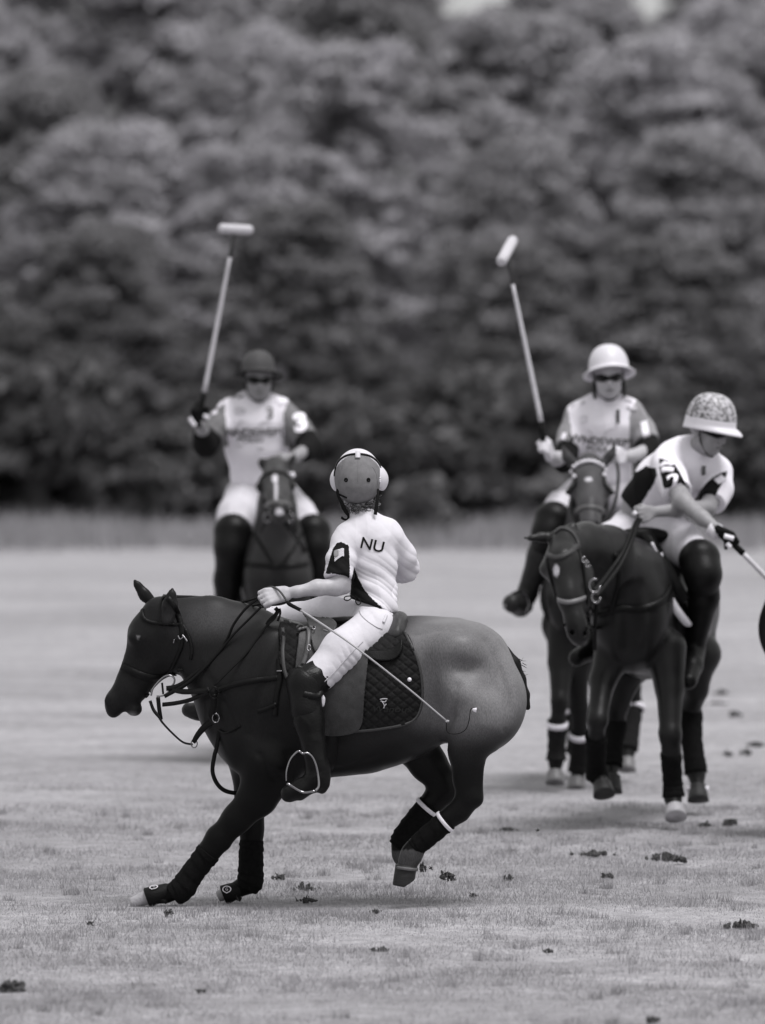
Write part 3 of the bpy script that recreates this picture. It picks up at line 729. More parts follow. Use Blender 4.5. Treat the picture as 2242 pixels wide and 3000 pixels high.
# hooves
Yn, Yf_ = -.15, .15
hoof(h1, W(437, 2629, yb(437) + Yn), W(386, 2647, yb(386) + Yn), (-.6, 0, .5), .037, .026, hoof_pale, heel=0)
hoof(h1, W(676, 2612, yb(676) + Yf_), W(640, 2628, yb(640) + Yf_), (-.8, 0, .2), .037, .028, hoof_pale, heel=0)
hoof(h1, W(1193, 2538, yb(1193) - .17), W(1184, 2597, yb(1184) - .17), (-.85, 0, -.3), .052, .052, heel=.40)
band(h1, (1192, 2543, yb(1192) - .17), (1186, 2590, yb(1186) - .17), 33, 9, mat('coronet', .11, .6, .3, 40), 'coronet')
hoof(h1, W(1188, 2532, yb(1188) + .17), W(1190, 2574, yb(1190) + .17), (-.9, 0, -.4), .040, .042)
# bandages, tape, bell boots
bandage(h1, Lp([(612, 2497, 36), (590, 2525, 33), (560, 2565, 33), (535, 2602, 36), (508, 2622, 33)], Yn))
bandage(h1, Lp([(738, 2462, 33), (736, 2500, 34), (735, 2550, 35), (733, 2582, 37), (722, 2605, 30)], Yf_))
bandage(h1, Lp([(1312, 2402, 31), (1285, 2424, 30), (1240, 2462, 29), (1215, 2484, 26)], -.17))
bandage(h1, Lp([(1262, 2358, 36), (1222, 2404, 34), (1182, 2455, 32), (1163, 2480, 24)], .17))
band(h1, (1303, 2407, yb(1303) - .17), (1260, 2442, yb(1260) - .17), 35.5, 11)
band(h1, (1253, 2366, yb(1253) + .17), (1215, 2410, yb(1215) + .17), 41, 12)
boot_g = mat('bell_boot', 0.008, 0.6, bump=0.3, bscale=120, spec=.12)
badge_m = mat('boot_badge', 0.75, 0.5)
for (x0, y0), (x1, y1), Y, bx_, by_ in (((500, 2606), (422, 2634), yb(470) + Yn, 451, 2600), ((712, 2600), (648, 2626), yb(680) + Yf_, 665, 2606)):
    a, b = W(x0, y0, Y), W(x1, y1, Y); ax_ = unit(b - a); u = unit(np.cross(ax_, [0, 1, 0])); w = np.cross(ax_, u); rings = []
    for t, r in ((0, .036), (.1, .043), (.5, .052), (.86, .058), (.9, .05)):
        rings.append([a + (b - a) * t + (u * math.cos(j * math.pi / 10) * r * .86 + w * math.sin(j * math.pi / 10) * r) for j in range(20)])
    bb = part('bell_boot', loft(rings), boot_g, h1)
    c, nn_ = onto(bvh_of(*loft(rings)), bx_, by_, .003, Y)
    uu = unit(np.cross(nn_, [0, 0, 1.0])); vv = np.cross(nn_, uu) * -1
    sh_ = [(math.sin(t) * .022, math.cos(t) * .019 - (.004 if abs(math.sin(t)) < .3 and math.cos(t) < 0 else 0)) for t in np.linspace(0, 2 * math.pi, 20, endpoint=False)]
    ringv = [c + uu * x + vv * y for x, y in sh_] + [c + uu * x * .78 + vv * y * .78 for x, y in sh_]
    bd = part('badge', (ringv, [(i, (i + 1) % 20, 20 + (i + 1) % 20, 20 + i) for i in range(20)]), badge_m, bb, smooth=False)
    tv, tf = fontmesh('G', .024)
    part('badge_letter', ([c + uu * -p[0] * .8 + vv * p[1] * .9 + nn_ * .0008 for p in tv], tf), badge_m, bb, smooth=False)
    part('boot_strap', sweep([a + (b - a) * t_ + u * .05 * s_ + np.array([0, -.035, 0]) for t_, s_ in ((.25, 1), (.5, .3), (.62, -.8))], .022, .006, [0, -1, .3]), boot_g, bb)
# ================================================================== tack of the near horse
def free(pts, Y0, Y1=None):
    n = len(pts); Y1 = Y0 if Y1 is None else Y1
    return [W(x, y, Y0 + (Y1 - Y0) * i / max(1, n - 1)) for i, (x, y) in enumerate(pts)]
def zz(Z, l): return [Z(x, y) for x, y in l]
br = thing('bridle', 'black leather bridle with steel gag bit and reins on the dark bay horse', 'bridle', BASE[h1.name])
def st(name, Z, l, w, parent, th=.006, off=.004, m=leather, bv=None): return part(name, strap_on(bv or b1, zz(Z, l), w, th, off), m, parent)
st('browband', Z1, [(372, 345), (375, 390), (400, 420), (450, 436), (560, 446), (648, 450)], .017, br)
st('crownpiece', Z1, [(505, 250), (560, 275), (610, 360), (640, 450), (652, 530)], .026, br)
st('cheekpiece', Z1, [(652, 530), (640, 610), (570, 760), (500, 870), (455, 935)], .018, br)
st('noseband', Z1, [(232, 735), (262, 752), (340, 790), (430, 815), (520, 812), (590, 785)], .036, br)
st('throatlatch', Z1, [(650, 450), (690, 520), (716, 620), (708, 690)], .014, br)
st('jaw_strap', Z1, [(440, 945), (400, 950), (395, 930)], .014, br)
YH = yb(400) - .03
part('lower_jaw_strap', sweep(free(zz(Z1, [(610, 765), (690, 757), (775, 752)]), YH - .05), .016, .006, [0, -1, .2]), leather, br)
for l in ([(600, 548), (595, 575)], [(625, 525), (640, 548), (660, 535)], [(655, 520), (672, 540), (690, 565)]):
    part('buckle', strap_on(b1, zz(Z1, l), .006, .006, .010), steel, br)
bit = part('bit_shank', sweep(free(zz(Z1, [(432, 940), (445, 890), (490, 835), (530, 805), (565, 800), (592, 820), (592, 850), (575, 875)]), YH - .06), .009, .009), steel, br)
part('bit_ring', sweep(free(zz(Z1, [(470, 944), (515, 940), (540, 925), (556, 905), (545, 890)]), YH - .06), .008, .008), steel, bit)
part('bit_lever', sweep(free(zz(Z1, [(508, 850), (512, 890), (516, 930)]), YH - .06), .010, .008), leather, bit)
YR = -.14
part('rein', sweep(free(zz(Z1, [(538, 890), (600, 880), (660, 850), (720, 800), (800, 735), (900, 625), (960, 545), (1005, 445), (1090, 335), (1185, 262)]), YH - .07, YR), .015, .005, [0, -1, .3], taper=[1.6, 1.6, 1.3, .8, .8, .8]), leather, br)
part('rein', sweep(free(zz(Z1, [(525, 945), (600, 905), (660, 872), (720, 825), (790, 760), (900, 640), (1000, 520), (1100, 420), (1195, 325)]), YH - .08, YR - .01), .013, .005, [0, -1, .3], taper=[1.4, 1.4, 1.2, .8, .8]), leather, br)
part('rein', sweep(free(zz(Z1, [(870, 870), (990, 750), (1080, 660), (1150, 570), (1230, 460), (1290, 400), (1310, 345)]), -.22, YR), .010, .005, [0, -1, .3]), leather, br)
part('rein', sweep(free(zz(Z1, [(1000, 310), (1090, 285), (1180, 258)]), .12, .0), .012, .005, [0, -1, .3]), leather, br)
part('rein', sweep(free(zz(Z1, [(1035, 325), (1110, 320), (1190, 305)]), .14, .0), .012, .005, [0, -1, .3]), leather, br)
part('rein_loop', sweep(free(zz(Z11, [(690, 1040), (760, 1140), (700, 1250), (600, 1350), (510, 1446), (440, 1560)]), YR, -.12), .019, .006, [0, -1, .3]), leather, br)
part('rein_loop', sweep(free(zz(Z11, [(820, 1060), (845, 1180), (810, 1320), (760, 1440)]), YR, -.13), .010, .005, [0, -1, .3]), leather, br)
part('gag_strap', sweep(free(zz(Z1, [(560, 900), (650, 912), (740, 910), (830, 900)]), YH - .07, -.18), .026, .007, [0, -1, .2], taper=[.6, 1, 1, 1]), leather, br)
part('gag_strap', sweep(free(zz(Z1, [(512, 1002), (600, 992), (700, 970), (780, 935), (835, 905)]), YH - .07, -.18), .020, .007, [0, -1, .2]), leather, br)
part('curb_rein', sweep(free(zz(Z1, [(425, 975), (450, 1040), (490, 1090), (510, 1125), (570, 1190), (650, 1260), (720, 1278)]), YH - .05, -.02), .010, .006, [0, -1, .2], taper=[1.5, 1.6, 1, .9, 1]), leather, br)
part('curb_strap', sweep(free(zz(Z1, [(480, 950), (488, 1030), (500, 1105)]), YH - .06), .020, .006, [0, -1, .2]), leather, br)
mg = thing('breastplate', 'black leather breastplate and martingale with steel rings on the dark bay horse', 'breastplate', BASE[h1.name])
part('martingale_strap', sweep(free(zz(Z1, [(725, 1262), (760, 1205), (810, 1150), (870, 1110)]), -.02, -.10), .030, .008, [0, -1, .3], taper=[.7, 1, 1.1]), leather, mg)
for c_, r_, Y in ((Z1(730, 1272), 9, -.02), (Z1(880, 1095), 10, -.16), (Z1(870, 920), 13, -.19)):
    part('ring', sweep([W(c_[0] + r_ * math.cos(t), c_[1] + r_ * 1.3 * math.sin(t), Y) for t in np.linspace(0, 6.283, 13)], .006, .006, n=2), steel if r_ < 12 else leather, mg)
part('chest_strap', sweep(free(zz(Z1, [(868, 930), (865, 1000), (850, 1070), (870, 1105)]), -.18, -.15), .030, .008, [0, -1, .2]), leather, mg)
part('tie_down', sweep(free([Z1(905, 1180), Z1(885, 1300), (628.6, 2215), (623, 2259), (636, 2295), (661, 2317), (701, 2324), (735, 2318)], -.12, -.02), .020, .006, [0, -1, .2]), leather, mg)
st('neck_strap', Z1, [(880, 910), (1000, 865), (1150, 835), (1320, 815)], .026, mg, off=.006)
st('neck_strap', Z1, [(905, 1175), (945, 1196), (1000, 1180), (1050, 1150)], .008, mg, off=.006)
st('shoulder_strap', Z1, [(1320, 690), (1322, 770), (1325, 830), (1300, 960), (1290, 1080)], .026, mg, off=.006)
part('buckle', strap_on(b1, zz(Z1, [(1305, 772), (1340, 772)]), .006, .005, .012), steel, mg)
part('buckle', strap_on(b1, zz(Z1, [(1175, 1050), (1230, 1030), (1300, 1000)]), .02, .005, .010), leather, mg)

# saddle pad, quilted
pad_m = mat('pad_cloth', 0.014, 0.8, 0.25, 50, 0.25, 300, spec=0.1)
def quilt(sx, sy):
    a = (sx * .80 + sy) / 27.0; b = (sx * .80 - sy) / 27.0
    fa = abs(a - round(a)) * 2; fb = abs(b - round(b)) * 2
    return .0075 * min(1, (min(fa, fb) * 2.4)) ** .6
sp = thing('saddle_pad', 'dark quilted saddle pad with embroidery under the NU player', 'saddle pad', BASE[h1.name])
pad_poly = [(1010, 1850), (1120, 1862), (1192, 1860), (1222, 1928), (1232, 2004), (1226, 2080), (1190, 2118), (1100, 2134), (1040, 2140), (1000, 2120), (985, 2000), (990, 1900)]
part('quilted_panel', drape(b1, pad_poly, .010, 3.0, quilt, .008), pad_m, sp)
part('front_panel', drape(b1, [(822, 1826), (860, 1835), (892, 1850), (895, 1940), (885, 1985), (840, 1990), (824, 1950), (818, 1880)], .010, 3.0, quilt, .008), pad_m, sp)
part('far_panel', drape(b1, [(822, 1850), (1010, 1850), (1190, 1862), (1228, 2004), (1190, 2118), (1040, 2140), (900, 2130), (830, 1990)], .010, 8.0, None, .008, far=True, Yc=0), pad_m, sp)
part('binding', strap_on(b1, [(1192, 1862), (1222, 1928), (1232, 2004), (1226, 2080), (1190, 2118), (1100, 2134), (1035, 2140)], .013, .010, .014), mat('pad_binding', .035, .6), sp)
part('binding', strap_on(b1, [(824, 1822), (830, 1880), (832, 1950), (842, 1988)], .016, .010, .014), mat('pad_binding', .035, .6), sp)
emb = mat('embroidery', 0.5, .6); emb_d = mat('embroidery_dark', 0.006, .8)
pb = BVHTree.FromPolygons(*[[tuple(x) for x in a] if i == 0 else [tuple(q) for q in a] for i, a in enumerate(drape(b1, pad_poly, .010, 5.0, None, .008))])
for l in ([(505, 705), (530, 700), (555, 702)], [(510, 715), (535, 722), (548, 712)], [(548, 735), (535, 750), (530, 765)], [(520, 722), (530, 735), (535, 750)]):
    part('stitched_mark', strap_on(pb, zz(Z3, l), .004, .003, .011), emb, sp)
part('stitched_name', text_on(pb, 'Wanoux', *Z3(590, 770), 17, .02, .011, 1.35, skew=.3), emb_d, sp, smooth=False)
# saddle
sd = thing('saddle', 'brown leather polo saddle with high cantle under the NU player', 'saddle', BASE[h1.name])
s = Solid(.03)
s.chain([(872, 1842, -.01, 20), (930, 1868, 0, 19), (1040, 1880, 0, 20), (1130, 1868, 0, 22), (1165, 1845, 0, 30)], sc=(1, 4.2, 1), k=.03)
s.cone(W(1160, 1858, -.02), W(1170, 1818, -.02), M(36, 0), M(28, 0), (1, 3.6, 1), k=.03)
s.cone(W(858, 1850, 0), W(852, 1828, 0), M(13, 0), M(12, 0), (1, 4.2, 1), k=.02)
sv, sf = s.build(.008, 3); part('seat', (sv, sf), leather_br, sd); sb = bvh_of(sv, sf)
flap = [(885, 1862), (980, 1880), (1078, 1915), (1082, 1935), (1070, 2040), (1058, 2122), (1010, 2148), (930, 2140), (890, 2080), (868, 1990), (872, 1900)]
part('flap', drape(b1, flap, .034, 3.0, None, .006), leather_br, sd)
part('flap', drape(b1, flap, .034, 8.0, None, .006, far=True), leather_br, sd)
fb = BVHTree.FromPolygons(*[[tuple(x) for x in a] if i == 0 else [tuple(q) for q in a] for i, a in enumerate(drape(b1, flap, .036, 6.0, None, .006))])
skirt = zz(Z2, [(545, 1500), (600, 1510), (700, 1515), (790, 1570), (760, 1640), (640, 1760), (600, 1740), (560, 1600)])
part('skirt', drape(b1, skirt, .048, 3.0, None, .008), leather_br, sd)
part('panel_edge', strap_on(fb, zz(Z2, [(420, 1490), (470, 1462), (530, 1470), (560, 1540), (562, 1640), (545, 1760), (520, 1840)]), .020, .012, .010), mat('leather_mid', .07, .45), sd)
part('piping', strap_on(fb, zz(Z2, [(570, 1560), (620, 1520), (690, 1510), (750, 1535), (800, 1575)]), .006, .006, .024), leather_edge, sd)
part('piping', [W(x, y, -.20 - .0002 * (x - 1100)) for x, y in []] and None or sweep([W(*Z2(x, y), Y) for x, y, Y in [(1070, 1735, -.165), (1180, 1725, -.165), (1265, 1700, -.16), (1282, 1620, -.15), (1275, 1550, -.14), (1255, 1500, -.12)]], .007, .007), leather_edge, sd)
part('lower_panel', drape(b1, zz(Z2, [(1040, 1760), (1180, 1755), (1280, 1720), (1335, 1670), (1330, 1740), (1270, 1810), (1150, 1830), (1040, 1800)]), .040, 3.0, None, .012), leather, sd)
for c_ in (Z2(600, 1575), Z2(565, 1725)):
    part('saddle_ring', sweep([onto(fb, c_[0] + 5 * math.cos(t), c_[1] + (5 if c_[1] < 1870 else 9) * math.sin(t), .03)[0] for t in np.linspace(0, 6.283, 11)], .005, .005, n=1), steel, sd)
part('stud', loft([[W(1200 + 6.5 * q * math.cos(t), 1991 + 6.5 * q * math.sin(t), yb(1200) - .285 - z) for t in np.linspace(0, 6.283, 12, endpoint=False)] for q, z in ((1, 0), (.9, .008), (.4, .012))]), mat('pearl', .8, .3), sp)
part('girth', strap_on(b1, [(960, 2130), (962, 2180), (955, 2230), (940, 2262)], .09, .010, .008), leather, sd)
part('stirrup_leather', sweep([W(955, 1960, -.36), W(930, 2060, -.42), W(915, 2170, -.43), W(900, 2205, -.43)], .026, .008, [0, -1, 0]), leather, sd)
YS = -.505
si = part('stirrup_iron', sweep([W(*Z10(x, y), Y) for x, y, Y in [(1320, 380, YS - .02), (1322, 300, YS - .02), (1350, 210, YS - .01), (1395, 155, YS), (1425, 140, YS), (1450, 158, YS), (1490, 155, YS), (1530, 185, YS), (1560, 250, YS), (1578, 340, YS), (1582, 420, YS - .01), (1555, 460, YS - .02)]], .0085, .008, taper=[.8, .8, .9, 1.2, 1.3, 1.3, 1.2, 1.1, 1.2, 1.3, 1.4, 1.6]), steel, sd)
part('tread', sweep([W(*Z10(1555, 462), YS - .02), W(*Z10(1450, 470), YS), W(*Z10(1325, 400), YS - .02)], .03, .010, [0, 0, -1]), steel, si)

# ================================================================== people: shared helpers
skin = mat('skin', 0.40, 0.5, 0.10, 30, 0.08, 250, spec=0.35)
skin_d = mat('skin_tanned', 0.26, 0.5, 0.12, 30, 0.08, 250, spec=0.35)
white_sh = mat('white_jersey', 0.63, 0.75, 0.03, 14, 0.15, 26, spec=0.2, bdist=.012)
white_br = mat('white_breeches', 0.58, 0.8, 0.04, 18, 0.2, 34, spec=0.15, bdist=.012)
boot_m = mat('boot_leather', 0.006, 0.35, 0.3, 30, 0.2, 90, spec=.14)
boot_br = mat('boot_leather_brown', 0.02, 0.4, 0.3, 30, 0.2, 90, spec=.2)
guard_m = mat('knee_guard_leather', 0.007, 0.4, 0.2, 30, 0.2, 120, spec=.14)
hair_c = mat('curly_hair', 0.11, 0.5, 0.4, 60)
glass_m = mat('dark_lens', 0.004, 0.15, spec=0.15)
def frame_of(f, u):
    f = unit(f); u = unit(np.array(u, float) - f * (np.array(u, float) @ f)); return f, u, np.cross(f, u)
def add_head(s, c, f, u, sc=1.0):
    f, u, r = frame_of(f, u); Rm = np.stack([r, f, u], 1); P = lambda a, b, d: c + (r * a + f * b + u * d) * sc
    E = lambda a, b, d, rad, **k: s.ell(P(a, b, d), np.array(rad) * sc, Rm, tag='head', **k)
    E(0, -.012, .035, (.076, .098, .088), k=.02); E(0, .028, -.03, (.060, .062, .085), k=.03)
    E(0, .052, -.088, (.034, .034, .028), k=.03)                      # chin
    for q in (-1, 1):
        E(q * .045, .01, -.06, (.022, .045, .03), k=.03)              # jaw
        E(q * .033, .083, .004, (.020, .014, .012), k=.012, sub=True)  # eye socket
        E(q * .032, .072, .003, (.013, .013, .011), k=.004)           # eyeball
        E(q * .040, .060, -.028, (.022, .022, .018), k=.02)           # cheekbone
        E(q * .078, -.008, -.008, (.010, .020, .032), k=.008)         # ear
    E(0, .078, .022, (.045, .014, .010), k=.015)                      # brow
    s.cone(P(0, .086, .008), P(0, .106, -.028), .009 * sc, .013 * sc, k=.012, tag='head')
    E(0, .100, -.036, (.019, .012, .009), k=.01)
    E(0, .088, -.058, (.026, .012, .007), k=.006); E(0, .084, -.072, (.022, .012, .008), k=.006)
    s.cone(P(-.024, .100, -.0645), P(.024, .100, -.0645), .0035, .0035, k=.005, sub=True)
    return P
def add_hand(s, wr, g, axis, bk, sc=1.0, k=.008):
    """fist closed round a grip: wr wrist, g grip centre, axis along the grip towards the thumb, bk = towards the back of the hand"""
    wr, g = np.array(wr, float), np.array(g, float); d = unit(g - wr); a = unit(np.array(axis, float) - d * (np.array(axis, float) @ d)); n = np.cross(d, a)
    if n @ np.array(bk, float) < 0: n = -n
    tips = []
    ln = [.92, 1.0, .95, .78]
    for i in range(4):
        o = a * (.033 - .0225 * i) * sc; q = ln[i] * sc
        m = g + o + n * .030 * sc + d * (.010 - .004 * abs(i - 1)) * sc
        p1 = m + (d * .032 + n * -.006) * q; p2 = p1 + (d * -.002 - n * .030) * q; p3 = p2 + (-d * .024 - n * .002) * q
        s.cone(wr + o * .55, m, .019 * sc, .0120 * sc, k=.010, tag='hand')
        for u_, v_, ra, rb in ((m, p1, .0118, .0100), (p1, p2, .0100, .0092), (p2, p3, .0092, .0078)): s.cone(u_, v_, ra * sc, rb * sc, k=k * .5, tag='hand')
    t0 = wr + d * .018 * sc + a * .022 * sc - n * .004 * sc; t1 = g + a * .046 * sc - n * .004 * sc - d * .012 * sc; t2 = g + a * .040 * sc - n * .030 * sc + d * .012 * sc; t3 = g + a * .022 * sc - n * .040 * sc + d * .020 * sc
    for u_, v_, ra, rb in ((t0, t1, .017, .0125), (t1, t2, .0125, .0105), (t2, t3, .0105, .0085)): s.cone(u_, v_, ra * sc, rb * sc, k=k, tag='hand')
def helmet(root, c, f, u, a=.115, b=.135, h=.15, brim=(.03, .055), droop=.035, fd=.45, rim=0, mats=None):
    """polo helmet: dome on a rim, brim all round and longer in front. c = centre of the rim"""
    f, u, r = frame_of(f, u); N = 40; rings = []; fmi = []
    def pt(t, q, z, ex=0.0):
        cs, sn = math.cos(t), math.sin(t)      # t = 0 front
        return c + f * cs * (b * q + ex * (brim[1] if cs > 0 else brim[0] * .8) / max(brim)) + r * sn * (a * q + ex * brim[0] / max(brim)) + u * z
    T = [2 * math.pi * j / N for j in range(N)]
    for e in np.linspace(0.06, math.pi / 2, 12): rings.append([pt(t, math.sin(e) ** .78, h * math.cos(e) ** .96) for t in T])
    rings.append([pt(t, 1.01, -.012) for t in T]); nd = len(rings)
    mb = max(brim)
    for q in (.35, .7, 1.0): rings.append([pt(t, 1.0, -.012 - droop * q ** 1.4 * (fd + (1 - fd) * abs(math.sin(t))) , mb * q) for t in T])
    rings.append([pt(t, 1.0, -.019 - droop * (fd + (1 - fd) * abs(math.sin(t))), mb * .99) for t in T])
    rings.append([pt(t, .97, -.024) for t in T]); rings.append([pt(t, .9, .05) for t in T])
    v, f_ = loft(rings, cap=True)
    fm = []
    for i in range(len(rings) - 1): fm += [0 if i < nd - 1 - rim else 1] * N
    fm += [0, 1]
    return part('helmet', (v, f_), mats, root, fm=fm), (v, f_)
def fold(v, f, freq, amp, stretch, sharp=.75):
    n = vnormals(v, f); w = wav(v * np.array(stretch), freq, 10); r = 1 - np.abs(np.tanh(w * 1.2)) ** sharp
    w2 = wav(v * np.array(stretch)[::-1] + 5, freq * 1.7, 8)
    return v + n * ((r - .4) * amp + .25 * amp * w2)[:, None]

# ================================================================== the rider in the NU shirt
r1 = thing('person', 'rider in white NU shirt and grey helmet, turned to look away over the quarters', 'person', W(1040, 1860, 0))
B = Solid(.03)
B.chain([(1085, 1838, 0, 58), (1100, 1790, .0, 50), (1098, 1740, .03, 54), (1088, 1650, .05, 64), (1082, 1580, .05, 62), (1072, 1535, .05, 40)], sc=[(1, 1.15, 1), (1, 1.0, 1), (1, .9, 1), (1, .85, 1), (1, .8, 1)], k=.03, tag='torso')
B.cone(W(1022, 1572, .0), W(1130, 1560, .08), M(36, 0), M(36, 0), (1, .8, 1), k=.04, tag='torso')
B.cone(W(1028, 1595, .0), W(1010, 1600, -.01), M(36, 0), M(33, 0), k=.03, tag='torso')
B.chain([(1064, 1530, .05, 27), (1052, 1470, .06, 26)], k=.03, tag='neck')
hf, hu = np.array([.12, 1, -.22]), np.array([0, .2, 1])
add_head(B, W(1049, 1428, .08), hf, hu, 1.0)
# left arm (reins), right arm (bent, forearm hidden in front of the body)
B.chain([(1010, 1590, -.01, 31), (1003, 1650, -.05, 29), (1000, 1705, -.09, 27)], k=.02, tag='uarm')
B.ellp(1010, 1728, -.085, (.030, .030, .022), k=.02, tag='farm')
B.chain([(1000, 1705, -.09, 26), (985, 1720, -.10, 25), (930, 1722, -.13, 23), (870, 1734, -.15, 16), (838, 1737, -.15, 14)], k=.02, tag='farm')
add_hand(B, W(838, 1738, -.15), W(790, 1754, -.15), [-.25, .45, .9], [.15, -1, .35], 1.06, .005)
B.chain([(1148, 1582, .08, 34), (1182, 1635, .14, 30), (1188, 1660, .20, 27)], k=.02, tag='rarm')
B.chain([(1188, 1660, .20, 27), (1150, 1690, .36, 20), (1120, 1690, .42, 15)], k=.02, tag='rfarm')
add_hand(B, W(1122, 1690, .42), W(1095, 1680, .46), [0, .4, 1], [.6, 0, .2])
# legs: near leg down the flap, far leg forward of the saddle
B.ellp(1105, 1850, -.08, (.095, .10, .09), k=.05, tag='pelvis'); B.ellp(1105, 1845, .09, (.095, .10, .09), k=.05, tag='pelvis')
B.chain([(1088, 1848, -.12, 58), (1005, 1908, -.25, 54), (935, 1978, -.33, 42)], k=.03, tag='thigh')
B.chain([(935, 1978, -.33, 42), (900, 2000, -.36, 40), (905, 2110, -.40, 36), (925, 2230, -.43, 26)], k=.03, tag='shin')
B.chain([(930, 2250, -.43, 26), (925, 2285, -.43, 25), (880, 2312, -.44, 22), (848, 2325, -.44, 18)], k=.02, tag='foot')
B.chain([(1070, 1825, .10, 54), (960, 1800, .24, 46), (870, 1812, .32, 38), (790, 1818, .36, 33)], k=.03, tag='thigh2')
B.chain([(790, 1818, .36, 33), (755, 1850, .37, 30), (700, 1960, .38, 28), (650, 2060, .38, 22)], k=.03, tag='shin2')
B.chain([(650, 2060, .38, 23), (625, 2080, .38, 22), (580, 2084, .38, 18), (552, 2080, .38, 14)], k=.02, tag='foot2')
bv, bf = B.build(.0062, 2)
part('body', (bv, bf), skin, r1)
# shirt
T1 = B.grown(('torso',), .013); T1.p[0]['ra'] = M(60, 0)
T1.chain([(1014, 1588, -.01, 40), (1000, 1640, -.05, 42), (994, 1694, -.085, 40)], k=.015, tag='s', cap=True)
T1.chain([(1146, 1580, .08, 40), (1182, 1630, .14, 38), (1190, 1664, .20, 36), (1172, 1682, .27, 32)], k=.02, tag='s', cap=True)
T1.cone(W(1066, 1530, .05), W(1058, 1497, .055), M(33, 0), M(31, 0), k=.015, cap=True)
T1.cut(W(1100, 1775, 0), unit(np.array([-.36, 0, -.93])))
v, f = T1.build(.0045, 3)
px_, py_ = proj(v); n_ = vnormals(v, f)
lowf = np.clip((py_ - 1600) / 150, 0, 1)
w_ = (px_ - 1040) * .62 - (py_ - 1600) * .80                                  # drag lines run down towards the right hip
w_ = w_ + 6 * np.sin(py_ / 41.0) + 5 * np.sin(px_ / 23.0)
ridge = np.abs(np.sin(w_ / 15.0)) ** .7 + .5 * np.abs(np.sin(w_ / 8.3 + 1)) ** .8
v = v + n_ * ((.0105 * (ridge - .8)) * (.12 + .88 * lowf))[:, None]
v = fold(v, f, 11.0, .007, (1, 1, .55))
fc = fcent(v, f); fx, fy = proj(fc); nf = vnormals(v, f)[f].mean(1)
panel = inside(zz(Z2, [(930, 1050), (960, 1130), (1010, 1230), (1080, 1310), (1150, 1370), (1235, 1440), (1180, 1470), (1060, 1400), (900, 1300), (905, 1180)]), fx, fy) & (fc[:, 1] < .03) 
slv = inside(zz(Z2, [(795, 852), (830, 850), (887, 875), (893, 960), (897, 1080), (892, 1170), (830, 1122), (745, 1105), (700, 1100), (760, 900)]), fx, fy) & (fc[:, 1] < .06)
hemw = inside(zz(Z2, [(720, 1118), (745, 1100), (850, 1120), (900, 1172), (900, 1215), (840, 1215), (700, 1160)]), fx, fy)
mark = inside(zz(Z2, [(1235, 1250), (1262, 1190), (1285, 1215), (1300, 1262), (1280, 1275), (1292, 1330), (1265, 1322), (1245, 1300)]), fx, fy)
fmi = np.where(hemw, 0, np.where(panel | slv, 1, np.where(mark, 2, 0)))
shirt = part('shirt', (v, f), [white_sh, black_cloth, mat('print_pale', .82, .7)], r1, fm=fmi); tb = bvh_of(v, f)
part('letters', text_on(tb, 'NU', *Z2(1078, 872), 33, math.radians(13), .003, 1.05, .012), black_cloth, shirt, smooth=False)
# waving flag patch on the sleeve
fl = Z2
for i in range(7):
    part('flag_stripe', strap_on(tb, zz(Z2, [(772 + i * .5, 928 + i * 13), (790, 918 + i * 12), (812, 914 + i * 10), (835, 905 + i * 9), (848, 910 + i * 9)]), .0042, .002, .004), mat('flag_white', .7, .7), shirt)
part('flag_canton', drape(tb, zz(Z2, [(772, 930), (800, 915), (806, 955), (776, 975)]), .006, 2.0, None, .003), mat('flag_grey', .22, .7), shirt)
# breeches
L1 = B.grown(('pelvis', 'thigh', 'thigh2'), .012); 
L1.chain([(1088, 1845, 0, 66), (1102, 1785, 0, 58)], sc=(1, 1.1, 1), k=.03, tag='w', cap=True)
v, f = L1.build(.0062, 2); n_ = vnormals(v, f); px_, py_ = proj(v)
w_ = (px_ - 1000) * .55 + (py_ - 1900) * .83; w2 = (px_ - 1000) * .83 - (py_ - 1900) * .55
rd = np.abs(np.sin(w2 / 9.0 + .5 * np.sin(w_ / 17.0) + 1.6 * np.sin(w2 / 31.0))) ** .6
near = np.clip((-v[:, 1] + .02) / .1, 0, 1)
v = v + n_ * (.0052 * (rd - .7) * np.clip(.3 + .7 * np.sin(w_ / 30.0 + w2 / 60), 0, 1) * near)[:, None]
v = fold(v, f, 14.0, .004, (1, 1, 1))
breeches = part('breeches', (v, f), white_br, r1); lb = bvh_of(v, f)
part('seam', strap_on(lb, zz(Z2, [(1000, 1650), (930, 1720), (830, 1830), (760, 1910), (690, 1975)]), .004, .003, .002), mat('seam_grey', .45, .8), breeches)
part('pocket_edge', strap_on(lb, zz(Z2, [(975, 1400), (990, 1440), (1040, 1490), (1110, 1535), (1160, 1550)]), .004, .003, .002), mat('seam_grey', .45, .8), breeches)
part('belt_loop', strap_on(lb, zz(Z2, [(1190, 1440), (1165, 1500)]), .012, .005, .004), white_br, breeches)
part('drawstring', sweep([W(*Z2(x, y), -.13) for x, y in [(915, 1300), (880, 1320), (852, 1312), (860, 1290), (905, 1285), (940, 1305), (945, 1335), (965, 1355), (985, 1335), (965, 1305)]], .0055, .0055), black_cloth, breeches)
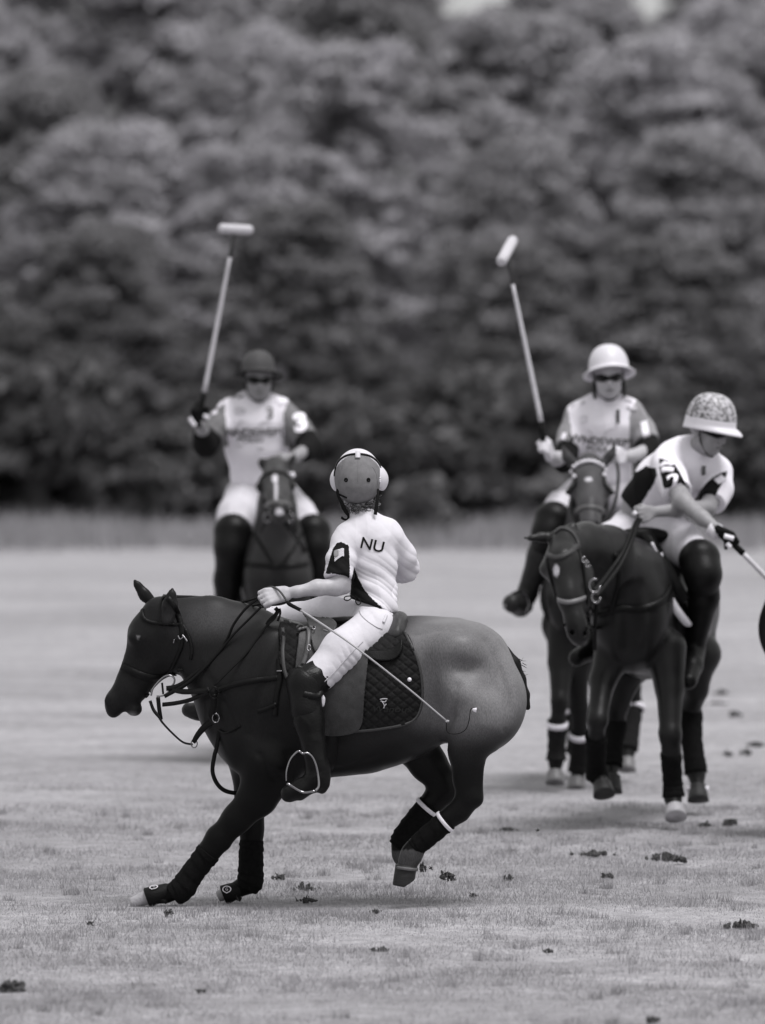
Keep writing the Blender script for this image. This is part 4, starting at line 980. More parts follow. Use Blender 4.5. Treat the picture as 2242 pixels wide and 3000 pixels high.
# boots and knee guards
for tags, nm in ((('shin', 'foot'), 'boot'), (('shin2', 'foot2'), 'boot')):
    bo = B.grown(tags, .012)
    if 'foot' in tags:
        bo.chain([(945, 2250, -.43, 24), (946, 2296, -.43, 20)], k=.02); bo.cone(W(944, 2300, -.43), W(944, 2312, -.43), .022, .022, (1, 1, 1), k=.008)
        bo.cone(W(925, 2314, -.44), W(842, 2338, -.44), .014, .012, (1, 2.4, .8), k=.01)
        m_ = boot_m
    else: m_ = boot_br
    v, f = bo.build(.0075, 2); part(nm, (fold(v, f, 16, .004, (1, 1, 1.6)), f), m_, r1)
kg = Solid(.02); kg.chain([(925, 1985, -.335, 52), (893, 2003, -.365, 52), (896, 2080, -.40, 46)], k=.02); kg.cut(W(910, 1975, -.35), unit(np.array([.62, 0, .78]))); kg.cone(W(880, 2010, -.39), W(885, 2070, -.42), .045, .04, k=.02)
kgo = part('knee_guard', kg.build(.007, 2), guard_m, r1)
part('guard_edge', strap_on(bvh_of(*kg.build(.01, 1)), zz(Z2, [(480, 1855), (540, 1880), (610, 1930), (660, 1985)]), .012, .006, .003), mat('guard_edge', .03, .4), kgo)
part('guard_strap', sweep([W(*Z2(x, y), Y) for x, y, Y in [(520, 2075, -.46), (590, 2090, -.46), (640, 2090, -.44), (668, 2050, -.41)]], .03, .006, [0, -1, 0]), guard_m, kgo)
part('guard_lining', sweep([W(*Z2(x, y), -.405) for x, y in [(655, 2060), (672, 2110), (668, 2160), (655, 2195)]], .030, .01, [0, -1, 0], taper=[.3, 1, .9, .2]), white_br, kgo)
kg2 = Solid(.02); kg2.chain([(805, 1816, .355, 41), (765, 1832, .365, 40), (745, 1890, .372, 36)], k=.02); kg2.cut(W(812, 1810, .35), unit(np.array([1, 0, .1]))); part('knee_guard', kg2.build(.008, 2), boot_br, r1)
# helmet seen from behind: grey suede back, white front and brim, strap over the crown
suede = mat('grey_suede', 0.175, 0.9, 0.15, 30, 0.15, 220, spec=0.1); shell_w = mat('white_shell', 0.60, 0.4, 0.03, 20)
hc = W(1049, 1396, .08); f_, u_, r_ = frame_of(hf, hu); Rm = np.stack([r_, f_, u_], 1)
hs_ = Solid(.01); hs_.ell(hc, (.113, .138, .135), Rm, k=.01); hs_.ell(hc - f_ * .035 - u_ * .045, (.094, .095, .092), Rm, k=.03)
nc = unit(f_ * .8 - u_ * .6); hs_.cut(hc + nc * .072, nc)
v, f = hs_.build(.006, 2); q = fcent(v, f) - hc; _hx, _hy = proj(q + hc)
_wf = ((((_hx - 1049) / 69.5) ** 2 + ((_hy - 1398) / 66) ** 2 > 1) & (_hy < 1398) | (q @ f_ > .02)).astype(int)
hm = part('helmet', (v, f), [suede, shell_w], r1, fm=_wf); hb = bvh_of(v, f)
bs = Solid(.01); bs.ell(hc + f_ * .05 - u_ * .006, (.142, .13, .098), Rm); bs.ell(hc + f_ * .06 - u_ * .095, (.118, .16, .09), Rm, sub=True, k=.015)
part('brim', bs.build(.006, 2), shell_w, hm)
part('crown_strap', strap_on(hb, zz(Z8, [(283, 790), (292, 690), (350, 520), (450, 420), (580, 368), (740, 352), (900, 368), (1040, 420), (1150, 520), (1205, 640), (1222, 770)]), .011, .005, .003), leather, hm)
part('strap_clip', strap_on(hb, zz(Z8, [(748, 322), (748, 380), (748, 438)]), .024, .006, .007), mat('clip_grey', .5, .6), hm)
for x in (512, 962):
    c_, n_2 = onto(hb, *Z8(x, 868), .001); uu = unit(np.cross(n_2, [0, 0, 1])); vv = np.cross(n_2, uu)
    gr = part('vent', loft([[c_ + n_2 * d + (uu * math.cos(t) + vv * math.sin(t)) * r for t in np.linspace(0, 6.283, 14, endpoint=False)] for r, d in ((.0105, -.002), (.0105, .002), (.007, .003), (.005, -.001))]), black_cloth, hm)
part('seam', strap_on(hb, zz(Z8, [(750, 445), (752, 560), (752, 700), (750, 900)]), .0022, .002, .0006), mat('seam_dark', .17, .9), hm)
for sgn in (0, 1):
    part('seam', strap_on(hb, zz(Z8, [(450, 560), (390, 700), (360, 860), (350, 1000)] if not sgn else [(1040, 600), (1110, 720), (1140, 860), (1150, 980)]), .0022, .002, .0006), mat('seam_dark', .17, .9), hm)
for l in ([(1180, 830), (1200, 815), (1212, 780)], [(1178, 870), (1200, 870), (1214, 840)], [(1180, 900), (1205, 895), (1218, 860)]):
    part('helmet_decal', strap_on(hb, zz(Z8, l), .006, .002, .002), mat('decal', .8, .4), hm)
part('rear_tab', strap_on(hb, zz(Z8, [(380, 1160), (450, 1190), (530, 1225)]), .010, .004, .002), black_cloth, hm)
# curls under the helmet
cr = random.Random(5)
for i in range(64):
    a = cr.uniform(0, 1); sx = 988 + 126 * a; sy = 1468 + 14 * math.sin(a * math.pi) + cr.uniform(-9, 12); Y0 = .08 - .085 * math.sin(a * math.pi) + cr.uniform(-.01, .015)
    if a < .12 or a > .88: sy -= cr.uniform(0, 22)
    rr = cr.uniform(.006, .011); ph = cr.uniform(0, 6.28); c0 = W(sx, sy, Y0); tl_ = unit([cr.uniform(-.5, .5), cr.uniform(-.6, .1), -1])
    aa = unit(np.cross(tl_, [1, .2, .1])); bb2 = np.cross(tl_, aa)
    part('curl', sweep([c0 + tl_ * .0030 * j + (aa * math.cos(ph + j * 1.05) + bb2 * math.sin(ph + j * 1.05)) * rr for j in range(9)], .005, .005, n=2, ring=5, taper=[.8, 1, .8, .3]), hair_c if i % 3 else mat('curl_dark', .03, .5), r1)
# chin straps
part('chin_strap', sweep([W(*Z8(x, y), Y) for x, y, Y in [(340, 1050, .01), (345, 1160, .0), (420, 1330, -.01), (480, 1460, -.01), (530, 1540, .0), (560, 1600, .01), (540, 1660, .02), (480, 1665, .03), (415, 1625, .04)]], .013, .004, [-.5, -1, 0], taper=[1, 1, 1.6, 1.4, .8, .7, .9]), black_cloth, hm)
part('chin_strap', sweep([W(*Z8(x, y), Y) for x, y, Y in [(1160, 1050, .02), (1150, 1200, .0), (1125, 1400, -.01), (1100, 1570, -.015)]], .013, .004, [.3, -1, 0], taper=[.7, 1, 1.2, 1.3]), black_cloth, hm)
# ------------------------------------------------------------------ whip in the left hand
wp = thing('riding_whip', 'long thin riding whip with wrist loop in the bare hand of the NU player', 'whip', W(845, 1770, -.2))
part('handle', sweep([W(*Z11(1010, 800), -.20), W(*Z11(1120, 930), -.215), W(*Z11(1470, 1115), -.23)], .013, .013, taper=[.7, 1.5, 1.3]), black_cloth, wp)
part('shaft', sweep([W(*Z11(1440, 1100), -.23), W(1000, 1866, -.40), W(1080, 1925, -.44), W(1200, 2020, -.44), W(1309, 2112, -.44)], .0095, .0095, taper=[1.15, 1, .9, .8]), mat('whip_shaft', .34, .4), wp)
part('wrist_loop', sweep([W(*Z11(x, y), Y) for x, y, Y in [(1110, 925, -.215), (1000, 770, -.205), (880, 600, -.195), (760, 480, -.18), (640, 415, -.165), (520, 410, -.15), (420, 460, -.14), (360, 540, -.14)]], .009, .004, [.4, -1, .5]), mat('braided_leather', .03, .6, .5, 300), wp)
part('lash', sweep([W(*Z9(x, y), -.45) for x, y in [(688, 215), (692, 300), (720, 325), (770, 332), (830, 320), (880, 280), (905, 210), (915, 150), (922, 100), (945, 80), (965, 85)]], .0042, .0042, ring=6), leather, wp)
part('tip_knot', sweep([W(*Z9(x, y), -.45) for x, y in [(684, 215), (700, 205), (712, 212)]], .010, .010), mat('whip_shaft', .34, .4), wp)
part('lash_tassel', sweep([W(*Z9(x, y), -.452) for x, y in [(940, 92), (962, 98), (980, 100)]], .016, .004, [0, -1, 0], taper=[.5, 1.2, 1.4]), tape_m, wp)
# ================================================================== the horses coming towards the camera
def front_head(s, c, k=.03):
    """c: dict with axis points (sx, sy, Y, r_px) poll -> nose"""
    s.chain(c, sc=[(.92, 1, 1), (.86, 1, 1), (.78, 1, 1), (.86, 1, 1)][:len(c) - 1], k=k, tag='head')
def front_face(s, eyeL, eyeR, nosL, nosR, re):
    for e in (eyeL, eyeR): s.ellp(*e, (re * 1.0, re * 1.1, re), k=.03, tag='head')
    for n in (nosL, nosR):
        s.ellp(n[0], n[1], n[2] + .015, (.028, .03, .032), k=.02, tag='head'); s.ellp(*n, (.013, .03, .018), k=.01, sub=True)
def ear(s, pts): s.chain(pts, sc=(1, .75, 1), k=.012, tag='head')
def face_mark(sx, sy, cx, cy, w, h): return np.exp(-((((sx - cx) / w) ** 2 + ((sy - cy) / h) ** 2) ** 2))
def pad_over(root, S, grow, cuts, m, name='saddle_pad'):
    p = S.grown(('trunk',), grow, .05)
    for c in cuts: p.cut(*c)
    return part(name, p.build(.014, 2), m, root)
def legs_down(h, S, lst): 
    for l in lst: S.chain(l, k=.03, tag='leg')
def clip_leg(h, l, fetl, pale=False, wrap=None, tape=None, toe=(0, -1, -.3)):
    pass

# ------------------------------------------------------------------ horse of the player in the dark hat (number 3)
def mk_coat(v, base, marks=(), legz=0.75):
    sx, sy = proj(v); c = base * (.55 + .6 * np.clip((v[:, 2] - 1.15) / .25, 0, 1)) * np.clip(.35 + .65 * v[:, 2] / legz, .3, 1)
    for m in marks:
        q = face_mark(sx, sy, *m[:4]); front = 1.0
        if len(m) > 4: q = q * (v[:, 1] < m[4])
        c = np.where(q > .35, np.maximum(c, .95 * np.minimum(1, q * 1.3)), c)
    return c
H2 = Solid(.06)
H2.chain([(815, 1690, 12.75, 150), (815, 1702, 13.2, 160), (815, 1705, 13.7, 160), (815, 1690, 14.25, 150)], sc=(.70, 1, 1), k=.06, tag='trunk')
for dx in (-48, 48): H2.ellp(815 + dx, 1700, 12.62, (.10, .12, .17), k=.06, tag='trunk')
H2.chain([(808, 1392, 12.42, 46), (811, 1480, 12.55, 68), (814, 1600, 12.75, 104)], sc=(.74, 1, 1), k=.06, tag='neck')
front_head(H2, [(808, 1372, 12.32, 40), (808, 1420, 12.17, 50), (813, 1462, 12.0, 40), (817, 1492, 11.9, 33), (818, 1504, 11.86, 31)])
front_face(H2, (763, 1426, 12.16), (853, 1423, 12.16), (803, 1500, 11.83), (833, 1499, 11.83), .034)
ear(H2, [(780, 1375, 12.34, 14), (768, 1355, 12.33, 14), (764, 1336, 12.32, 4)]); ear(H2, [(842, 1370, 12.34, 14), (858, 1345, 12.33, 14), (869, 1318, 12.32, 4)])
H2.cone(W(776, 1366, 12.31), W(766, 1347, 12.30), .016, .008, k=.008, sub=True); H2.cone(W(846, 1362, 12.31), W(862, 1336, 12.30), .016, .008, k=.008, sub=True)
H2.cone(W(815, 1620, 12.42), W(815, 1780, 12.50), .02, .03, k=.08, sub=True)
L2 = [[(772, 1790, 12.75, 62), (770, 1890, 12.68, 40), (768, 2000, 12.6, 29), (768, 2050, 12.62, 22), (768, 2140, 12.7, 19), (768, 2172, 12.72, 24), (768, 2205, 12.68, 20)],
      [(858, 1790, 12.75, 62), (858, 1890, 12.6, 40), (858, 1990, 12.45, 29), (858, 2030, 12.5, 22), (858, 2105, 12.68, 19), (858, 2130, 12.74, 24), (858, 2160, 12.74, 20)],
      [(755, 1780, 14.25, 95), (752, 1880, 14.1, 52), (752, 1960, 14.25, 36), (752, 2010, 14.35, 32), (752, 2120, 14.3, 22), (752, 2165, 14.28, 25), (752, 2190, 14.22, 20)],
      [(875, 1780, 14.25, 95), (878, 1880, 14.15, 52), (878, 1970, 14.35, 36), (878, 2020, 14.45, 32), (878, 2120, 14.45, 22), (878, 2160, 14.42, 25), (878, 2185, 14.36, 20)]]
for l in L2: H2.chain(l, k=.03, tag='leg')
h2v, h2f = H2.build(.0135, 3); h2v = h2v + vnormals(h2v, h2f) * (.005 * wav(h2v, 6.0) + .0022 * wav(h2v + 1, 15.0))[:, None]; sx_, sy_ = proj(h2v)
h2 = thing('horse', 'bay horse with a white blaze facing the camera under the player numbered 3', 'horse', (*W(815, 2230, 13)[:2], 0))
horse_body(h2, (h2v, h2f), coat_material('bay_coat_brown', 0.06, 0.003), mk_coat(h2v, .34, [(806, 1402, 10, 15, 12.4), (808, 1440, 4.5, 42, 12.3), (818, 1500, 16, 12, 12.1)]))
b2 = bvh_of(h2v, h2f)
for l in L2: hoof(h2, W(l[-1][0], l[-1][1] + 2, l[-1][2] - .01), W(l[-1][0], l[-1][1] + 30, l[-1][2] - .05), (0, -1, 0), .05, .06)
for l in L2: bandage(h2, [l[-4], l[-3], l[-2]] and [(a, b, c, r + 6) for a, b, c, r in l[-4:-1]])
tl = Solid(.03); tl.chain([(815, 1640, 14.6, 22), (815, 1700, 14.72, 26), (815, 1800, 14.7, 18)], k=.03); part('tail', tl.build(.012, 1), hair_m, h2)
def far_eye(root, *pts):
    for p in pts:
        e = Solid(.005); e.ellp(*p, (.016, .016, .016)); part('eye', e.build(.005, 1), mat('eye', 0.008, 0.06, spec=0.8), root)
far_eye(h2, (756, 1428, 12.135), (860, 1425, 12.135))
part('forelock', merge(*[sweep([W(808 + dx, 1352, 12.28), W(808 + dx * 1.4, 1372, 12.22), W(808 + dx * .8, 1392, 12.2)], .03, .012, [0, -1, .2], taper=[1, 1, .2]) for dx in (-8, 0, 9)]), hair_m, h2)['kind'] = 'stuff'
br2 = thing('bridle', 'dark bridle with broad noseband on the bay horse with the white blaze', 'bridle', BASE[h2.name])
def fst(nm, bv, root, l, w, m=leather, off=.005, th=.006): return part(nm, strap_on(bv, l, w, th, off, Yfall=8), m, root)
fst('browband', b2, br2, [(764, 1402), (785, 1388), (808, 1384), (832, 1387), (852, 1400)], .022)
fst('noseband', b2, br2, [(778, 1486), (795, 1475), (815, 1472), (835, 1475), (852, 1484)], .032, mat('leather_mid', .10, .45))
fst('cheekpiece', b2, br2, [(764, 1402), (766, 1440), (776, 1480), (786, 1502)], .02); fst('cheekpiece', b2, br2, [(852, 1400), (856, 1440), (850, 1478), (844, 1502)], .02)
for sx in (783, 852): part('bit_ring', sweep([W(sx + 9 * math.cos(t), 1516 + 14 * math.sin(t), 11.9) for t in np.linspace(0, 6.28, 12)], .01, .01, n=1), steel, br2)
part('rein', sweep([W(785, 1520, 11.92), W(760, 1560, 12.2), W(800, 1480, 12.5), W(824, 1356, 12.5)], .018, .006, [0, -1, 0]), leather, br2)
part('rein', sweep([W(850, 1520, 11.92), W(872, 1560, 12.2), W(850, 1450, 12.5), W(832, 1352, 12.5)], .018, .006, [0, -1, 0]), leather, br2)
part('cheek_fitting', sweep([W(855, 1386, 12.25), W(858, 1398, 12.24)], .035, .03), tape_m, br2)
mg2 = thing('breastplate', 'dark leather breastplate across the chest of the blazed bay horse', 'breastplate', BASE[h2.name])
fst('chest_strap', b2, mg2, [(700, 1660), (740, 1655), (815, 1660), (880, 1655), (930, 1650)], .03, off=.006); fst('neck_strap', b2, mg2, [(745, 1560), (780, 1620), (815, 1665), (850, 1620), (885, 1560)], .018, off=.006)
sd2 = thing('saddle', 'brown leather saddle under the dark-hatted player numbered 3', 'saddle', BASE[h2.name])
def far_saddle(root, S, cx, top, Y0, seat_m=leather_br, trim=None, dx=0.0):
    s = Solid(.04); a = W(cx, top, Y0); 
    s.cone(a + np.array([0, -.02, .03]), a + np.array([dx * .25, .25, -.01]), .05, .05, (3.0, 1, 1), k=.05); s.cone(a + np.array([dx * .25, .25, 0]), a + np.array([dx * .45, .46, .06]), .05, .045, (3.2, 1, 1), k=.05)
    part('seat', s.build(.012, 2), seat_m, root)
    z0 = a[2]
    pad_over(root, S, .022, [((0, Y0 - .06, 0), (0, -1, .15)), ((0, Y0 + .58, 0), (0, 1, 0)), ((0, 0, z0 - .55), (0, 0, -1))], pad_m, 'pad')
    pad_over(root, S, .036, [((0, Y0 + .06, 0), (0, -1, .2)), ((0, Y0 + .42, 0), (0, 1, .1)), ((0, 0, z0 - .48), (0, 0, -1))], seat_m, 'flaps')
far_saddle(sd2, H2, 813, 1535, 12.95)

# ------------------------------------------------------------------ a rider from a list of measured joints
def make_rider(nm_label, base, S, mats, voxel=.0095):
    r = thing('person', nm_label, 'person', base); B = Solid(.03); S = dict(S)
    for key, q_ in (('uarm', .88), ('farm', .86), ('thigh', .90), ('shin', .86), ('foot', .92), ('sleeve', .93)):
        S[key] = [[(a_, b_, c_, d_ * q_) for a_, b_, c_, d_ in l_] for l_ in S[key]]
    B.chain(S['torso'], sc=S.get('tsc', (1.22, .85, 1)), k=.04, tag='torso')
    a, b = S['shoulders']; B.cone(W(*a[:3]), W(*b[:3]), M(a[3], a[2]), M(b[3], b[2]), (1, .9, 1), k=.05, tag='torso')
    B.chain(S['neck'], k=.03, tag='neck')
    P = add_head(B, W(*S['head']), S['hf'], S['hu'], S.get('hs', 1.08))
    for i in (0, 1):
        B.chain(S['uarm'][i], k=.025, tag='uarm%d' % i); B.chain(S['farm'][i], k=.025, tag='farm%d' % i)
        wr, g, ax, bk = S['hand'][i]; hb_ = len(B.p); add_hand(B, W(*wr), W(*g), ax, bk, 1.05)
        for q in B.p[hb_:]: q['tag'] = 'hand%d' % i
        B.chain(S['thigh'][i], k=.04, tag='thigh'); B.chain(S['shin'][i], k=.03, tag='shin%d' % i); B.chain(S['foot'][i], k=.02, tag='shin%d' % i)
    v, f = B.build(voxel, 2); part('body', (v, f), mats.get('skin', skin), r)
    # shirt
    T = B.grown(('torso',), .014)
    for i in (0, 1): T.chain([(x, y, Y, q + 7) for x, y, Y, q in S['sleeve'][i]], k=.02, cap=True, tag='sleeve%d' % i)
    n0, n1 = S['neck'][0], S['neck'][-1]
    T.cone(W(*n0[:3]), W(*S['collar']), M(n0[3] + 9, n0[2]), M(n0[3] + 7, n0[2]), k=.02, cap=True)
    if 'vneck' in S: T.cone(W(*S['vneck'][0]), W(*S['vneck'][1]), .038, .008, (1, 1.5, 1), k=.008, sub=True)
    T.cut(W(*S['hem']), S.get('hemn', (0, 0, -1)))
    v, f = T.build(voxel, 2); v = fold(v, f, 9.0, .007, (1, 1, .6)); fc = fcent(v, f); fx, fy = proj(fc)
    sh = part('shirt', (v, f), mats['shirt'], r, fm=S['shirtfm'](fx, fy, fc) if 'shirtfm' in S else None); tb_ = bvh_of(v, f)
    L = B.grown(('thigh',), .014); L.chain(S['waist'], sc=(1.2, .9, 1), k=.04)
    v, f = L.build(voxel, 2); part('breeches', (fold(v, f, 11.0, .009, (1, 1, 1)), f), mats['breeches'], r)
    for i in (0, 1):
        bo = B.grown(('shin%d' % i,), .014); q = S['foot'][i]; e, t = W(*q[0][:3]), W(*q[-1][:3])
        bo.cone(e + np.array([0, .02, -.07]), e + np.array([0, .02, -.09]), .03, .032, k=.01)
        v, f = bo.build(voxel * 1.1, 2); part('boot', (v, f), mats['boot'], r)
        k = Solid(.03); kk = S['shin'][i]; t_ = S['thigh'][i][-1]
        k.chain([(t_[0], t_[1], t_[2], t_[3] + 15), (kk[1][0] * .3 + kk[0][0] * .7, kk[1][1] * .3 + kk[0][1] * .7, kk[0][2] - .03, kk[0][3] + 10), (kk[1][0] * .75 + kk[0][0] * .25, kk[1][1] * .75 + kk[0][1] * .25, kk[1][2] - .02, kk[1][3] + 7)], k=.03)
        part('knee_guard', k.build(voxel * 1.1, 2), guard_m, r)
        if mats.get('glove%d' % i):
            g = B.grown(('hand%d' % i,), .003); gl = part('glove', g.build(.007, 1), mats['glove%d' % i], r)
        if S.get('elbow%d' % i):
            e_ = Solid(.02); e_.chain(S['elbow%d' % i], k=.02); part('elbow_pad', e_.build(voxel, 2), black_cloth, r)
    hm_, hvf = helmet(r, W(*S['hc']), S['hatf'], S['hatu'], *S['hat'], mats=mats['helmet'])
    part('sunglasses', sweep([P(x, y, .004) for x, y in [(-.078, .0), (-.066, .05), (-.04, .088), (0, .106), (.04, .088), (.066, .05), (.078, .0)]], 0.046, .006, n=5, nrm=[np.array(P(x, y, 0)) - np.array(P(0, 0, 0)) for x, y in [(-.08, .01), (-.05, .08), (0, .1), (.05, .08), (.08, .01)]], taper=[.3, .8, 1.05, .45, 1.05, .8, .3]), glass_m, r)
    part('lips', sweep([P(-.026, .090, -.066), P(-.012, .099, -.0645), P(0, .102, -.064), P(.012, .099, -.0645), P(.026, .090, -.066)], .011, .008, ring=6, taper=[.4, 1, 1, 1, .4]), mat('lips', .13, .5), r)
    part('chin_strap', sweep([P(-.082, -.005, .03), P(-.076, .02, -.05), P(-.03, .05, -.112), P(0, .06, -.122), P(.03, .05, -.112), P(.076, .02, -.05), P(.082, -.005, .03)], .014, .005, ring=6), black_cloth, hm_)
    return r, sh, tb_, P, hm_, B, hvf
white_far = mat('white_team_jersey', 0.80, 0.75, 0.03, 14, 0.1, 26, spec=0.2, bdist=.012)
print_d = mat('print_dark', .015, .8, spec=.1); print_w = mat('print_white', .85, .7); print_f = mat('print_faint', .56, .7)
grey_sl = mat('grey_sleeve', .17, .75, .25, 26, .2, 30, spec=.2)
def mallet(label, pts, head, base, dark_at=.12):
    o = thing('polo_mallet', label, 'mallet', base)
    return o

# ------------------------------------------------------------------ player number 3
def fm_sleeve(xl, xr): 
    def g(fx, fy, fc):
        return np.where((fx < xl(fy)) | (fx > xr(fy)), 1, 0)
    return g
S3 = dict(torso=[(770, 1460, 13.15, 60), (762, 1400, 13.12, 60), (752, 1310, 13.08, 66), (748, 1235, 13.06, 70), (750, 1195, 13.06, 52)],
    shoulders=((688, 1208, 13.06, 36), (815, 1208, 13.06, 36)), neck=[(752, 1195, 13.06, 30), (756, 1150, 13.02, 28)], head=(759, 1114, 12.98), hf=(.10, -1, -.05), hu=(.03, 0, 1),
    uarm=[[(678, 1206, 13.06, 32), (642, 1252, 12.98, 30), (606, 1298, 12.9, 27)], [(826, 1206, 13.06, 32), (876, 1258, 13.0, 31), (908, 1308, 12.9, 27)]],
    farm=[[(606, 1298, 12.9, 27), (594, 1268, 12.8, 22), (588, 1242, 12.72, 17)], [(908, 1308, 12.9, 26), (872, 1334, 12.68, 20), (850, 1344, 12.56, 16)]],
    hand=[((588, 1240, 12.72), (586, 1208, 12.69), (.19, 0, 1), (-1, -.2, 0)), ((850, 1344, 12.56), (826, 1354, 12.5), (0, .1, 1), (0, -1, .3))],
    sleeve=[[(680, 1204, 13.06, 34), (644, 1250, 12.98, 34), (622, 1278, 12.94, 33)], [(824, 1204, 13.06, 34), (872, 1254, 13.0, 36), (896, 1288, 12.94, 34)]],
    elbow0=[(622, 1280, 12.94, 34), (602, 1304, 12.88, 36), (594, 1275, 12.82, 30)], elbow1=[(892, 1282, 12.95, 36), (910, 1312, 12.9, 36), (890, 1326, 12.8, 30)],
    thigh=[[(722, 1455, 13.15, 62), (694, 1515, 12.93, 56), (683, 1560, 12.8, 48)], [(815, 1455, 13.15, 62), (872, 1515, 12.93, 54), (916, 1560, 12.8, 46)]],
    shin=[[(682, 1566, 12.79, 46), (668, 1700, 12.85, 40), (660, 1840, 12.95, 27)], [(918, 1566, 12.79, 44), (932, 1690, 12.85, 39), (932, 1840, 12.95, 27)]],
    foot=[[(660, 1850, 12.95, 27), (656, 1885, 12.85, 25), (650, 1895, 12.7, 20)], [(932, 1850, 12.95, 27), (936, 1885, 12.85, 25), (942, 1895, 12.7, 20)]],
    collar=(752, 1172, 13.05), vneck=(((753, 1160, 12.88)), (746, 1200, 12.84)), hem=(765, 1424, 13), waist=[(768, 1465, 13.15, 64), (765, 1415, 13.12, 62)],
    hc=(757, 1086, 13.0), hatf=(.06, -1, .17), hatu=(.03, .17, 1), hat=(.106, .13, .13, (.050, .055), .014, .9))
S3['shirtfm'] = lambda fx, fy, fc: np.where(((fx < 657 + np.clip((fy - 1180) * .10, 0, 30)) | (fx > 838 + np.clip((1190 - fy) * .4, -6, 20))) & (fy < 1310), 1, 0)
p3, sh3, tb3, P3, _, _, _ = make_rider('rider numbered 3 in dark hat, white shirt with grey sleeves, mallet raised', W(768, 1540, 13.15), S3, dict(skin=skin_d, shirt=[white_far, grey_sl], breeches=white_br, boot=boot_m, glove0=black_cloth, helmet=[mat('dark_helmet', .065, .6, .1, 30, spec=.15), mat('dark_brim', .010, .7, spec=.15)]))
part('number', text_on(tb3, '3', *Z12(980, 832), 34, 0, .017, 1.0, .02), mat('print_grey', .11, .7), sh3, smooth=False)
part('number', text_on(tb3, '3', *Z12(1335, 945), 54, math.radians(-14), .015, 1.1, .06), print_w, sh3, smooth=False)
part('lettering', text_on(tb3, 'WINDSWEPT', *Z12(790, 1045), 23, math.radians(0), .016, .95, .014), print_d, sh3, smooth=False)
part('lettering', text_on(tb3, 'POLO', *Z12(765, 1128), 16, math.radians(0), .016, 1.25, .014), print_d, sh3, smooth=False)
for l in ([(575, 790), (620, 775), (690, 790), (700, 815)], [(580, 815), (640, 830), (700, 815)]): part('chest_crest', strap_on(tb3, zz(Z12, l), .012, .002, .005), print_f, sh3)
for l in ([(600, 990), (640, 930), (690, 915)], [(860, 990), (900, 930), (950, 920)]): part('print_line', strap_on(tb3, zz(Z12, l), .008, .002, .005), print_f, sh3)
for (x, y), w in ((Z12(640, 1195), 14), (Z12(880, 1225), 12)): part('small_print', strap_on(tb3, [(x - w / 1.4, y), (x + w / 1.4, y)], .018, .002, .005), print_f, sh3)
for l in ([(545, 655), (580, 640), (620, 635)], [(630, 660), (660, 640), (690, 630)], [(1090, 720), (1130, 690), (1190, 700)], [(390, 770), (430, 730), (450, 700)], [(340, 850), (360, 820), (380, 810)]): part('shoulder_print', strap_on(tb3, zz(Z12, l), .05 if l[0][0] > 1000 or l[0][0] < 450 else .016, .002, .006), print_w if l[0][0] > 1000 or l[0][0] < 450 else grey_sl, sh3)
for l in ([(62, 880), (90, 930), (130, 975)], [(225, 860), (255, 870), (285, 890)]):
    part('glove_patch', sweep([W(*Z12(x, y), 12.63) for x, y in l], .026, .010, [0, -1, 0]), tape_m, p3)
mallet_cane = mat('cane', .52, .5, .1, 40); mallet_head = mat('mallet_head_wood', .5, .45, .06, 30)
def make_mallet(label, grip, foot, tip, headA, headB, rhead, band=True):
    """all as (sx, sy, Y): grip end, end of the wrapped grip, top of the cane, both ends of the cross head"""
    a, b, c = W(*grip), W(*foot), W(*tip); o = thing('polo_mallet', label, 'mallet', a)
    hA, hB = W(*headA), W(*headB); hc_ = (hA + hB) / 2
    part('grip', sweep([a, b], .036, .036, n=3), black_cloth, o)
    part('cane', sweep([b - unit(c - b) * .01, b + (c - b) * .5, c], .030, .030, taper=[1.0, .9, .72]), mallet_cane, o)
    part('cane_sleeve', sweep([c, hc_], .026, .026, n=2), mat('mallet_sleeve', .05, .6), o)
    ax_ = unit(hB - hA); u = unit(np.cross(ax_, [0.1, .2, 1])); w = np.cross(ax_, u); L_ = np.linalg.norm(hB - hA)
    prof = [(0, .55), (.02, .9), (.08, 1), (.5, 1.05), (.92, 1), (.98, .9), (1, .55)]
    hd = part('cross_head', loft([[hA + ax_ * L_ * t + (u * math.cos(j * math.pi / 10) + w * math.sin(j * math.pi / 10)) * rhead * q for j in range(20)] for t, q in prof]), mallet_head, o)
    for t in (.1, .9): part('head_band', loft([[hA + ax_ * L_ * (t + e) + (u * math.cos(j * math.pi / 10) + w * math.sin(j * math.pi / 10)) * rhead * 1.06 for j in range(20)] for e in (-.03, .03)]), mat('mallet_band', .5, .5), hd)
    return o
make_mallet('pale polo mallet held upright by the player numbered 3', (583, 1226, 12.66), (599, 1150, 12.66), (674, 752, 12.66), (645, 669, 12.56), (736, 674, 12.76), .030)

